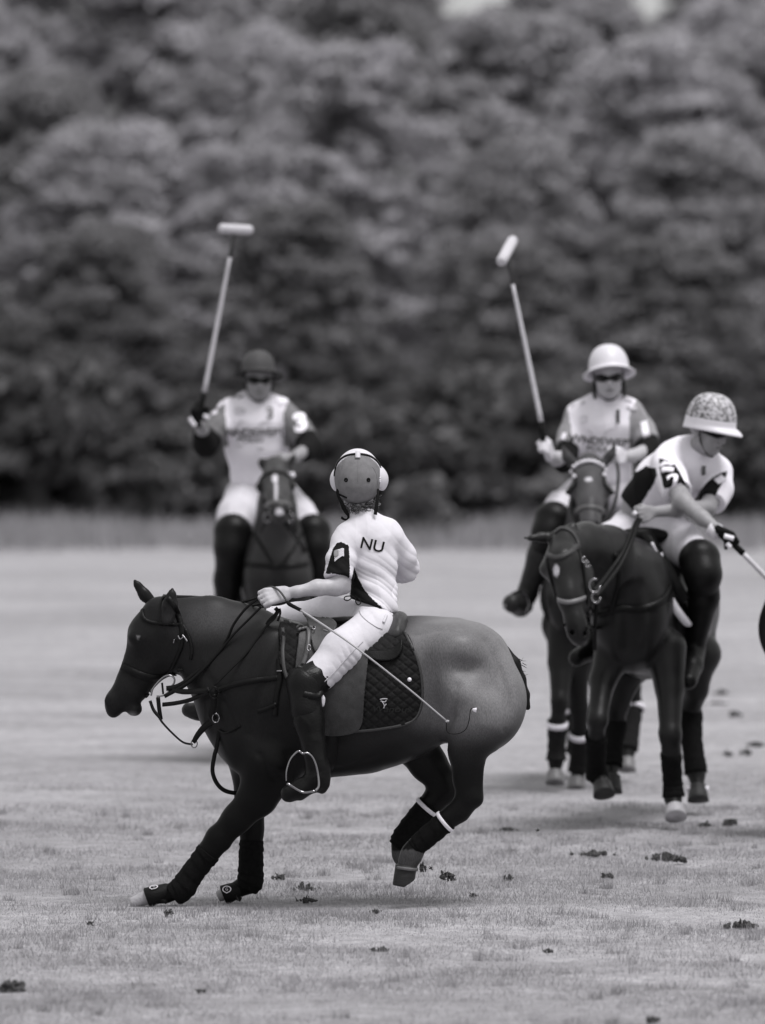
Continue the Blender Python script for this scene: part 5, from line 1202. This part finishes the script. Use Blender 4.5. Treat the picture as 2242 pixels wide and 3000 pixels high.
# ------------------------------------------------------------------ horse and rider number 1
H4 = Solid(.06)
H4.chain([(1716, 1730, 9.75, 160), (1718, 1738, 10.2, 171), (1722, 1738, 10.7, 171), (1726, 1720, 11.25, 158)], sc=(.70, 1, 1), k=.06, tag='trunk')
for dx in (-50, 46): H4.ellp(1705 + dx, 1750, 9.62, (.10, .12, .17), k=.06, tag='trunk')
H4.chain([(1727, 1392, 9.36, 50), (1724, 1490, 9.5, 74), (1718, 1620, 9.75, 112)], sc=(.74, 1, 1), k=.06, tag='neck')
front_head(H4, [(1727, 1372, 9.28, 45), (1728, 1428, 9.12, 58), (1729, 1490, 8.95, 44), (1730, 1530, 8.85, 36), (1730, 1545, 8.82, 34)])
front_face(H4, (1674, 1440, 9.12), (1784, 1440, 9.12), (1713, 1540, 8.79), (1747, 1540, 8.79), .037)
ear(H4, [(1688, 1368, 9.32, 15), (1662, 1340, 9.31, 15), (1648, 1306, 9.3, 4)]); ear(H4, [(1768, 1362, 9.32, 15), (1790, 1332, 9.31, 15), (1806, 1294, 9.3, 4)])
H4.cone(W(1708, 1680, 9.40), W(1708, 1850, 9.50), .02, .03, k=.08, sub=True)
L4 = [[(1660, 1850, 9.75, 70), (1646, 1940, 9.68, 42), (1639, 2055, 9.55, 30), (1633, 2110, 9.55, 23), (1631, 2190, 9.6, 20), (1630, 2228, 9.6, 25), (1627, 2262, 9.58, 22)],
      [(1730, 1850, 9.75, 70), (1692, 1950, 9.75, 42), (1696, 2070, 9.8, 31), (1698, 2140, 9.85, 23), (1696, 2220, 9.95, 20), (1694, 2256, 9.98, 24), (1690, 2282, 9.95, 21)],
      [(1660, 1830, 11.2, 95), (1690, 1950, 11.0, 52), (1690, 2030, 11.1, 36), (1690, 2080, 11.15, 32), (1690, 2160, 11.1, 23), (1690, 2200, 11.05, 26), (1690, 2225, 11.0, 21)],
      [(1795, 1830, 11.2, 95), (1835, 1920, 10.95, 52), (1845, 2010, 10.9, 37), (1850, 2060, 10.95, 33), (1846, 2130, 10.9, 24), (1838, 2195, 10.85, 27), (1838, 2225, 10.8, 22)]]
L4 = [[(a, b, c, r * (.88 if i > 0 else .8)) for i, (a, b, c, r) in enumerate(l)] for l in L4]
for l in L4: H4.chain(l, k=.03, tag='leg')
h4v, h4f = H4.build(.0135, 3); h4v = h4v + vnormals(h4v, h4f) * (.005 * wav(h4v, 6.0) + .0022 * wav(h4v + 1, 15.0))[:, None]
h4 = thing('horse', 'dark horse with a small star and white beaded browband under the player numbered 1', 'horse', (*W(1715, 2306, 10)[:2], 0))
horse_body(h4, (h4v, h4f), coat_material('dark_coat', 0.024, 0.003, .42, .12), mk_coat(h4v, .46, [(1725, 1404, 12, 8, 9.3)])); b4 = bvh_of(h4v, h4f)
far_eye(h4, (1664, 1442, 9.10), (1794, 1442, 9.10))
for n, l in enumerate(L4):
    hoof(h4, W(l[-1][0], l[-1][1] + 2, l[-1][2] - .01), W(l[-1][0] - 1, l[-1][1] + 36, l[-1][2] - .05), (0, -1, -.1), .052, .062, mat('hoof_horn_mid', .14, .5, .3, 8))
    bandage(h4, [(a, b, c, r + 7) for a, b, c, r in l[-4:-1]], wrap_g); q0, q1 = l[-4], l[-3]
    band(h4, (q0[0], q0[1] + 12, q0[2]), q1[:3], q0[3] + 11, 15)
tl = Solid(.03); tl.chain([(1726, 1670, 11.6, 22), (1726, 1740, 11.7, 26), (1726, 1850, 11.68, 18)], k=.03); part('tail', tl.build(.012, 1), hair_m, h4)
part('forelock', sweep([W(1727, 1345, 9.25), W(1727, 1362, 9.2), W(1726, 1385, 9.15)], .05, .02, [0, -1, .2], taper=[1, 1, .2]), hair_m, h4)
br4 = thing('bridle', 'bridle with white beaded browband on the dark horse under the player numbered 1', 'bridle', BASE[h4.name])
bw_ = fst('browband', b4, br4, [(1667, 1390), (1685, 1368), (1725, 1356), (1762, 1366), (1780, 1384)], .020)
for t in np.linspace(0, 1, 13):
    x = 1669 + 110 * t; y = 1388 - 31 * math.sin(t * math.pi) ** .8 - 3 * t; c_, n_2 = onto(b4, x, y, .012)
    e = Solid(.004); e.ell(c_, (.014, .012, .014)); part('bead', e.build(.007, 0), tape_m, bw_)
fst('noseband', b4, br4, [(1688, 1500), (1705, 1489), (1729, 1485), (1752, 1489), (1770, 1500)], .028, mat('leather_mid', .10, .45))
fst('cheekpiece', b4, br4, [(1667, 1392), (1672, 1440), (1690, 1500), (1700, 1540)], .02); fst('cheekpiece', b4, br4, [(1782, 1388), (1786, 1440), (1770, 1500), (1760, 1540)], .02)
for q in ((1697, 1555), (1764, 1555)): part('bit_ring', sweep([W(q[0] + 9 * math.cos(t), q[1] + 14 * math.sin(t), 8.86) for t in np.linspace(0, 6.28, 12)], .01, .01, n=1), steel, br4)
part('rein', sweep([W(1764, 1555, 8.88), W(1800, 1480, 9.15), W(1812, 1400, 9.4), W(1806, 1340, 9.52)], .018, .006, [0, -1, 0]), leather, br4)
part('rein', sweep([W(1697, 1555, 8.88), W(1675, 1480, 9.15), W(1730, 1400, 9.45), W(1800, 1342, 9.54)], .018, .006, [0, -1, 0]), leather, br4)
sd4 = thing('saddle', 'dark leather saddle with steel stirrup under the white-hatted player numbered 1', 'saddle', BASE[h4.name]); far_saddle(sd4, H4, 1720, 1560, 9.95)
S1 = dict(torso=[(1765, 1460, 10.2, 60), (1766, 1390, 10.16, 58), (1766, 1305, 10.12, 66), (1770, 1240, 10.1, 72), (1772, 1205, 10.1, 54)],
    shoulders=((1704, 1222, 10.1, 38), (1842, 1210, 10.1, 38)), neck=[(1774, 1202, 10.1, 30), (1781, 1150, 10.05, 27)], head=(1783, 1105, 10.0), hf=(.02, -1, -.08), hu=(-.05, 0, 1),
    uarm=[[(1694, 1224, 10.1, 33), (1672, 1280, 10.05, 30), (1658, 1340, 9.95, 27)], [(1850, 1212, 10.1, 34), (1880, 1262, 10.1, 32), (1898, 1316, 10.0, 28)]],
    farm=[[(1658, 1340, 9.95, 27), (1632, 1344, 9.82, 24), (1612, 1336, 9.73, 17)], [(1898, 1320, 10.0, 27), (1852, 1336, 9.76, 21), (1824, 1338, 9.63, 16)]],
    hand=[((1613, 1335, 9.73), (1594, 1312, 9.69), (-.15, 0, 1), (-.6, -1, 0)), ((1824, 1338, 9.63), (1804, 1336, 9.54), (0, .1, 1), (0, -1, .5))],
    sleeve=[[(1694, 1222, 10.1, 35), (1672, 1278, 10.05, 34), (1664, 1312, 10.0, 33)], [(1848, 1212, 10.1, 36), (1880, 1260, 10.1, 37), (1894, 1296, 10.05, 36)]],
    elbow0=[(1664, 1312, 10.0, 33), (1660, 1346, 9.93, 34), (1650, 1362, 9.9, 26)], elbow1=[(1894, 1296, 10.05, 36), (1900, 1322, 10.0, 36), (1888, 1335, 9.93, 30)],
    thigh=[[(1710, 1455, 10.2, 64), (1655, 1495, 9.95, 57), (1622, 1525, 9.82, 48)], [(1826, 1455, 10.2, 64), (1880, 1500, 9.95, 56), (1912, 1535, 9.82, 48)]],
    shin=[[(1618, 1532, 9.81, 46), (1585, 1630, 9.85, 38), (1550, 1720, 9.9, 27)], [(1914, 1542, 9.81, 46), (1925, 1640, 9.85, 38), (1918, 1745, 9.92, 27)]],
    foot=[[(1548, 1735, 9.92, 27), (1525, 1775, 9.85, 27), (1500, 1768, 9.7, 23)], [(1918, 1755, 9.92, 27), (1922, 1790, 9.85, 26), (1925, 1795, 9.7, 21)]],
    collar=(1776, 1180, 10.08), vneck=((1768, 1170, 9.92), (1757, 1212, 9.87)), hem=(1765, 1418, 10), waist=[(1766, 1462, 10.2, 64), (1766, 1405, 10.16, 60)],
    hc=(1784, 1080, 10.02), hatf=(.02, -1, .28), hatu=(-.08, .25, 1), hat=(.122, .14, .145, (.038, .052), .024, .7))
S1['shirtfm'] = lambda fx, fy, fc: np.where(((fx < 1664 + np.clip((fy - 1200) * .16, 0, 22)) | (fx > 1848 + np.clip((1205 - fy) * .5, -4, 30))) & (fy < 1330), 1, 0)
p1, sh1, tb1, P1, _, _, _ = make_rider('rider numbered 1 in white hat and white shirt with grey sleeves, mallet raised', W(1766, 1560, 10.2), S1, dict(shirt=[white_far, mat('pale_grey_sleeve', .27, .75, .2, 26, .2, 30, spec=.2)], breeches=white_br, boot=boot_br, glove0=mat('white_glove', .66, .7), glove1=mat('white_glove', .66, .7), skin=skin, helmet=[shell_w, mat('white_brim', .66, .45)]))
part('number', text_on(tb1, '1', *Z13(935, 832), 39, 0, .016, 1.2, .02), print_d, sh1, smooth=False)
part('number', text_on(tb1, '1', *Z13(1240, 985), 54, math.radians(-12), .011, 1.3, .06), print_w, sh1, smooth=False)
part('lettering', text_on(tb1, 'WINDSWEPT', *Z13(757, 1092), 22, math.radians(4), .016, 1.05, .014), print_d, sh1, smooth=False)
part('lettering', text_on(tb1, 'POLO', *Z13(735, 1180), 16, math.radians(4), .016, 1.2, .014), print_d, sh1, smooth=False)
for l in ([(615, 970), (650, 1000), (680, 1050)], [(790, 1040), (830, 970), (900, 960)], [(525, 850), (560, 830), (610, 830)], [(530, 885), (570, 890), (610, 860)]): part('print_line', strap_on(tb1, zz(Z13, l), .008, .002, .005), print_f, sh1)
for l in ([(430, 720), (470, 690)], [(540, 690), (580, 665)], [(1030, 650), (1100, 665)], [(1040, 715), (1080, 745)], [(1100, 750), (1140, 740)]): part('shoulder_print', strap_on(tb1, zz(Z13, l), .02, .002, .006), print_f, sh1)
for l in ([(335, 1080), (350, 1040), (360, 1010)],): part('sleeve_print', strap_on(tb1, zz(Z13, l), .03, .002, .006), print_w, sh1)
for s_ in (-1, 1): part('hair', sweep([P1(s_ * .070, -.02, -.01), P1(s_ * .082, -.01, -.06), P1(s_ * .080, -.01, -.12)], .035, .03, ring=8, taper=[1, 1, .4]), mat('dark_hair', .02, .5), p1)
make_mallet('polo mallet with end-on head held up by the player numbered 1', (1597, 1325, 9.66), (1586, 1236, 9.66), (1502, 830, 9.66), (1468, 768, 9.42), (1504, 702, 9.74), .032)
si4 = part('stirrup_iron', sweep([W(x, y, Y) for x, y, Y in [(1478, 1782, 9.66), (1492, 1748, 9.7), (1518, 1734, 9.78), (1540, 1744, 9.8), (1551, 1772, 9.8), (1540, 1795, 9.78)]], .02, .02), steel, sd4)

# ------------------------------------------------------------------ horse and rider number 2 (leaning out for the ball)
H5 = Solid(.06)
H5.chain([(1850, 1800, 6.05, 170), (1895, 1795, 6.55, 184), (1945, 1790, 7.05, 184), (1990, 1772, 7.6, 170)], sc=(.70, 1, 1), k=.06, tag='trunk')
for x in (1800, 1890): H5.ellp(x, 1800, 5.92, (.11, .13, .19), k=.06, tag='trunk')
H5.ellp(1965, 1800, 6.3, (.10, .2, .28), k=.08, tag='trunk')
H5.chain([(1672, 1600, 5.46, 52), (1715, 1612, 5.62, 78), (1775, 1645, 5.8, 105), (1845, 1710, 6.05, 140)], sc=(.86, 1, 1), k=.06, tag='neck')
front_head(H5, [(1654, 1588, 5.42, 48), (1652, 1655, 5.28, 62), (1668, 1745, 5.2, 47), (1686, 1822, 5.16, 38), (1692, 1850, 5.15, 37)])
front_face(H5, (1603, 1668, 5.3), (1712, 1672, 5.34), (1678, 1852, 5.11), (1712, 1856, 5.12), .038)
H5.ellp(1700, 1876, 5.2, (.045, .05, .03), k=.02, tag='head')
H5.ellp(1695, 1730, 5.32, (.09, .11, .15), k=.05, tag='head')
ear(H5, [(1620, 1572, 5.42, 15), (1588, 1574, 5.4, 15), (1560, 1576, 5.38, 9), (1538, 1576, 5.36, 4)]); ear(H5, [(1668, 1562, 5.46, 18), (1678, 1545, 5.45, 17), (1686, 1535, 5.44, 6)])
H5.cone(W(1845, 1730, 5.70), W(1850, 1900, 5.80), .025, .035, k=.09, sub=True)
L5 = [[(1800, 1900, 6.0, 80), (1766, 1990, 5.95, 44), (1752, 2110, 5.8, 33), (1747, 2155, 5.85, 26), (1746, 2235, 6.0, 22), (1750, 2275, 6.05, 27), (1765, 2298, 6.0, 24)],
      [(1950, 1900, 6.0, 80), (1962, 2010, 5.95, 46), (1963, 2150, 5.85, 33), (1966, 2205, 5.87, 25), (1971, 2290, 5.92, 22), (1974, 2335, 5.92, 27), (1978, 2366, 5.87, 24)],
      [(2000, 1850, 7.6, 110), (2052, 1920, 7.35, 64), (2040, 2020, 7.4, 40), (2018, 2090, 7.5, 36), (2028, 2180, 7.4, 25), (2040, 2265, 7.35, 28), (2044, 2305, 7.3, 23)],
      [(1900, 1880, 7.5, 105), (1830, 1980, 7.2, 58), (1808, 2060, 7.2, 39), (1800, 2120, 7.25, 34), (1794, 2180, 7.15, 25), (1792, 2245, 7.1, 27), (1792, 2275, 7.05, 23)]]
L5 = [[(a, b, c, r * (.88 if i > 0 else .8)) for i, (a, b, c, r) in enumerate(l)] for l in L5]
for l in L5: H5.chain(l, k=.03, tag='leg')
h5v, h5f = H5.build(.0125, 3); h5v = h5v + vnormals(h5v, h5f) * (.005 * wav(h5v, 6.0) + .0022 * wav(h5v + 1, 15.0))[:, None]
h5 = thing('horse', 'near-black horse with lowered head under the leaning player numbered 2', 'horse', (*W(1900, 2409, 6.5)[:2], 0))
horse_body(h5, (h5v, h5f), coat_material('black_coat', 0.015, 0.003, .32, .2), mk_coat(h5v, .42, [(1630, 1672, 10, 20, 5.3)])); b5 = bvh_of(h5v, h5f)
far_eye(h5, (1590, 1670, 5.29), (1726, 1674, 5.33))
for n, l in enumerate(L5):
    dn = {0: (6, 34), 1: (3, 32), 2: (2, 44), 3: (0, 50)}[n]
    hoof(h5, W(l[-1][0], l[-1][1] + 2, l[-1][2] - .01), W(l[-1][0] + dn[0], l[-1][1] + dn[1], l[-1][2] - .06), (0, -1, -.3 if n != 0 else .4), .056, .068, hoof_pale if n == 1 else hoof_dark)
    bandage(h5, [(a, b, c, r + 8) for a, b, c, r in l[-4:-1]])
    if n in (2,): band(h5, (l[-1][0], l[-1][1] + 6, l[-1][2]), (l[-1][0], l[-1][1] + 30, l[-1][2]), 33, 16, name='coronet_band')
tl = Solid(.03); tl.chain([(2000, 1700, 8.0, 22), (2005, 1770, 8.1, 26), (2005, 1880, 8.08, 18)], k=.03); part('tail', tl.build(.012, 1), hair_m, h5)
br5 = thing('bridle', 'black bridle with pale noseband and steel bit on the near-black horse', 'bridle', BASE[h5.name])
fst('browband', b5, br5, [(1598, 1612), (1606, 1626), (1630, 1634), (1662, 1624), (1692, 1600)], .030, leather_br); fst('crownpiece', b5, br5, [(1625, 1562), (1645, 1548), (1672, 1556), (1690, 1580), (1696, 1605)], .026, leather_br)
fst('noseband', b5, br5, [(1628, 1752), (1645, 1760), (1668, 1764), (1695, 1758), (1714, 1750)], .024, mat('pale_leather', .16, .5))
fst('cheekpiece', b5, br5, [(1694, 1605), (1708, 1660), (1716, 1720), (1722, 1790), (1720, 1840)], .02); fst('cheekpiece', b5, br5, [(1600, 1612), (1608, 1670), (1630, 1750), (1655, 1830)], .018)
for q in ((1742, 1716, 20), (1746, 1750, 16), (1712, 1640, 8), (1722, 1655, 7)): part('bit_ring' if q[2] > 10 else 'buckle', sweep([W(q[0] + q[2] * .8 * math.cos(t), q[1] + q[2] * math.sin(t), 5.2) for t in np.linspace(0, 5.2, 12)], .013, .013, n=1), steel, br5)
part('rein', sweep([W(1742, 1730, 5.25), W(1790, 1670, 5.45), W(1830, 1610, 5.6), W(1858, 1540, 5.8), W(1876, 1512, 5.9)], .02, .006, [0, -1, 0]), leather, br5)
part('rein', sweep([W(1746, 1750, 5.25), W(1815, 1660, 5.5), W(1850, 1590, 5.65), W(1868, 1540, 5.8), W(1880, 1515, 5.9)], .02, .006, [0, -1, 0]), leather, br5)
part('strap_end', sweep([W(1748, 1760, 5.3), W(1744, 1830, 5.35), W(1742, 1905, 5.4)], .022, .008, [0, -1, 0]), leather, br5)
mg5 = thing('breastplate', 'black breastplate with steel rings round the near-black horse', 'breastplate', BASE[h5.name])
fst('chest_strap', b5, mg5, [(1760, 1800), (1810, 1782), (1880, 1785), (1940, 1760), (1965, 1720)], .04, off=.01); fst('neck_strap', b5, mg5, [(1800, 1620), (1815, 1690), (1800, 1760), (1790, 1800)], .028, off=.01)
part('ring', sweep([W(1924 + 6 * math.cos(t), 1716 + 10 * math.sin(t), 5.88) for t in np.linspace(0, 6.28, 10)], .010, .010, n=1), steel, mg5)
sd5 = thing('saddle', 'dark saddle with white-edged pad under the leaning player numbered 2', 'saddle', BASE[h5.name]); far_saddle(sd5, H5, 1885, 1585, 6.3, leather, None, .3)
for l, w in (([(1910, 1590), (1932, 1640), (1944, 1690), (1950, 1735)], .016), ([(1938, 1620), (1956, 1680), (1962, 1740)], .012)): part('pad_edge', sweep([W(x, y, 5.98 + .0016 * (x - 1910)) for x, y in l], w, .01, [.3, -1, 0]), tape_m, sd5)
part('pad_edge', sweep([W(x, y, Y) for x, y, Y in [(1966, 1756, 6.0), (1985, 1790, 6.02), (2010, 1822, 6.06), (2024, 1830, 6.1)]], .045, .012, [.3, -1, 0], taper=[.8, 1, 1, .4]), tape_m, sd5)
part('girth', sweep([W(1895, 1560, 6.15), W(1940, 1640, 6.02), W(1985, 1720, 6.0), W(2010, 1760, 6.05)], .06, .012, [.2, -1, 0]), leather, sd5)
spot = mat('spotted_shell', .5, .45)
def spotted(m):
    n, l = m.node_tree.nodes, m.node_tree.links; b = n['Principled BSDF']; tc = n.new('ShaderNodeTexCoord'); t = n.new('ShaderNodeTexNoise'); t.inputs['Scale'].default_value = 55; t.inputs['Detail'].default_value = 3
    r = n.new('ShaderNodeValToRGB'); r.color_ramp.elements[0].position = .38; r.color_ramp.elements[1].position = .58; r.color_ramp.elements[0].color = tone(.10); r.color_ramp.elements[1].color = tone(.50)
    l.new(tc.outputs['Object'], t.inputs[0]); l.new(t.outputs[0], r.inputs[0]); l.new(r.outputs[0], b.inputs['Base Color'])
spotted(spot)
S2 = dict(torso=[(1893, 1535, 6.72, 68), (1906, 1478, 6.64, 72), (1955, 1415, 6.54, 82), (2010, 1362, 6.44, 78), (2038, 1335, 6.4, 52)], tsc=(1.06, .9, 1),
    shoulders=((1968, 1352, 6.36, 46), (2092, 1382, 6.46, 44)), neck=[(2040, 1335, 6.38, 34), (2062, 1290, 6.32, 31)], head=(2072, 1260, 6.28), hf=(.80, -.52, -.26), hu=(.2, -.1, 1), hs=1.12,
    uarm=[[(1952, 1356, 6.32, 38), (1972, 1412, 6.15, 36), (2002, 1470, 6.0, 31)], [(2102, 1386, 6.46, 37), (2100, 1435, 6.38, 34), (2072, 1488, 6.25, 29)]],
    farm=[[(2002, 1470, 6.0, 31), (2058, 1518, 5.87, 25), (2102, 1550, 5.8, 18)], [(2072, 1488, 6.25, 28), (1985, 1494, 6.06, 24), (1908, 1500, 5.96, 18)]],
    hand=[((2104, 1552, 5.8), (2134, 1580, 5.78), (.7, 0, -.7), (.3, -1, .4)), ((1908, 1500, 5.96), (1882, 1507, 5.92), (-.2, 0, 1), (0, -1, .3))],
    sleeve=[[(1952, 1352, 6.34, 40), (1968, 1405, 6.18, 42), (1986, 1445, 6.07, 42)], [(2104, 1382, 6.46, 40), (2104, 1432, 6.40, 40), (2086, 1474, 6.30, 38)]],
    thigh=[[(1865, 1545, 6.75, 66), (1800, 1590, 6.5, 60), (1760, 1640, 6.35, 50)], [(1935, 1548, 6.62, 68), (1995, 1592, 6.36, 62), (2050, 1640, 6.14, 53)]],
    shin=[[(1756, 1650, 6.34, 48), (1745, 1760, 6.36, 40), (1748, 1865, 6.36, 27)], [(2058, 1655, 6.12, 52), (2062, 1750, 6.15, 44), (2036, 1885, 6.25, 28)]],
    foot=[[(1748, 1880, 6.36, 27), (1730, 1905, 6.3, 25), (1690, 1928, 6.2, 19)], [(2034, 1905, 6.25, 29), (2027, 1950, 6.15, 27), (2018, 1995, 6.02, 20)]],
    collar=(2048, 1316, 6.37), vneck=((2058, 1310, 6.2), (2036, 1350, 6.18)), hem=(1880, 1525, 6.7), hemn=(-.75, 0, -.65), waist=[(1905, 1540, 6.7, 68), (1915, 1500, 6.66, 66)],
    hc=(2082, 1238, 6.28), hatf=(.84, -.46, -.16), hatu=(.12, -.05, 1), hat=(.130, .148, .166, (.006, .050), .022, 1.5, 2))
pA = zz(Z14, [(210, 945), (300, 965), (420, 1030), (470, 1110), (590, 1330), (420, 1310), (275, 1320), (240, 1150)]); pB = zz(Z14, [(1070, 1100), (1060, 1160), (980, 1300), (850, 1540), (660, 1470), (740, 1330), (880, 1190), (980, 1130)])
pC = zz(Z6, [(905, 850), (940, 825), (1000, 835), (1010, 880), (985, 940), (940, 1010), (900, 1070), (840, 1140), (700, 1140), (700, 900), (850, 870)])
S2['shirtfm'] = lambda fx, fy, fc: np.where(inside(pA, fx, fy) | inside(pB, fx, fy) | inside(pC, fx, fy), 1, 0)
p2, sh2, tb2, P2, hm2, B2_, _ = make_rider('rider numbered 2 in speckled hat, leaning out with mallet low', W(1905, 1580, 6.7), S2, dict(shirt=[white_far, black_cloth], breeches=white_br, boot=boot_m, glove0=black_cloth, skin=skin_d, helmet=[spot, mat('white_brim', .66, .45)]), .0085)
part('number', text_on(tb2, '2', *Z14(405, 1225), 34, math.radians(-18), .010, 1.5, .04), print_w, sh2, smooth=False)
for l in ([(250, 1060), (275, 1015), (310, 1030)], [(320, 1040), (350, 1010), (385, 1040)], [(255, 1100), (320, 1090), (400, 1100)]): part('sleeve_crest', strap_on(tb2, zz(Z14, l), .035, .002, .006), mat('print_pale', .82, .7), sh2)
part('sleeve_crest', strap_on(tb2, zz(Z14, [(930, 1250), (980, 1220), (1025, 1190)]), .045, .002, .006), mat('print_pale', .82, .7), sh2)
part('chest_badge', strap_on(tb2, zz(Z14, [(770, 1040), (765, 1095), (772, 1150)]), .024, .002, .006), mat('print_grey', .11, .7), sh2)
part('hat_strap', sweep([W(*Z14(x, y), Y) for x, y, Y in [(615, 430, 6.12), (640, 340, 6.12), (680, 250, 6.13), (730, 185, 6.16)]], .014, .012), mat('seam_dark', .12, .9), hm2)
part('wristband', sweep([W(2082, 1545, 5.83), W(2094, 1553, 5.82), W(2106, 1561, 5.80)], .088, .088, ring=14), tape_m, p2)
for l in ([(2122, 1570), (2136, 1574), (2150, 1578)], [(2130, 1592), (2140, 1604)]): part('glove_patch', sweep([W(x, y, 5.70) for x, y in l], .026, .01, [0, -1, .3]), tape_m, p2)
part('rein_button', sweep([W(1855, 1500, 5.86), W(1862, 1508, 5.86)], .03, .03), tape_m, br5)
make_mallet('polo mallet held low by the leaning player numbered 2', (2126, 1572, 5.78), (2178, 1622, 5.78), (2395, 1845, 5.7), (2440, 1850, 5.62), (2395, 1925, 5.74), .032)

# ------------------------------------------------------------------ dark horse leaving on the right, only its quarters in view
sc6 = 1.15; x1 = W(1542, 2061, 0)[0]; xt = W(2217, 1810, 5.5)[0]
def mv(p): return np.array([xt - (p[0] - x1) * sc6, p[1] * sc6 + 5.5, p[2] * sc6])
H6 = Solid(.06)
for q in H1.p:
    q = dict(q)
    for k in ('a', 'b', 'c'):
        if k in q: q[k] = mv(q[k])
    for k in ('ra', 'rb', 'rad'):
        if k in q: q[k] = q[k] * sc6
    H6.p.append(q)
h6v, h6f = H6.build(.018, 3)
h6 = thing('horse', 'black horse turned away beside the player numbered 2, rump showing', 'horse', (*mv(W(930, 2646, 0))[:2], 0))
horse_body(h6, (h6v, h6f), coat_material('jet_coat', 0.012, 0.003), np.full(len(h6v), .3))
for a, b, t in ((W(437, 2629, -.07), W(398, 2643, -.07), (.6, 0, .5)), (W(676, 2612, .19), W(652, 2630, .19), (.8, 0, .2)), (W(1192, 2536, -.22), W(1187, 2594, -.22), (.9, 0, -.55)), (W(1180, 2534, .12), W(1178, 2585, .12), (.9, 0, -.5))): hoof(h6, mv(a), mv(b), t, .055, .06)
tl = Solid(.03); tl.chain([(1478, 1905, 0, 16), (1505, 1950, 0, 22), (1500, 2010, 0, 20), (1490, 2080, 0, 14)], k=.03)
for q in tl.p: q['a'] = mv(q['a']) + np.array([.06, 0, 0]); q['b'] = mv(q['b']) + np.array([.06, 0, 0])
part('tail', tl.build(.012, 1), hair_m, h6)
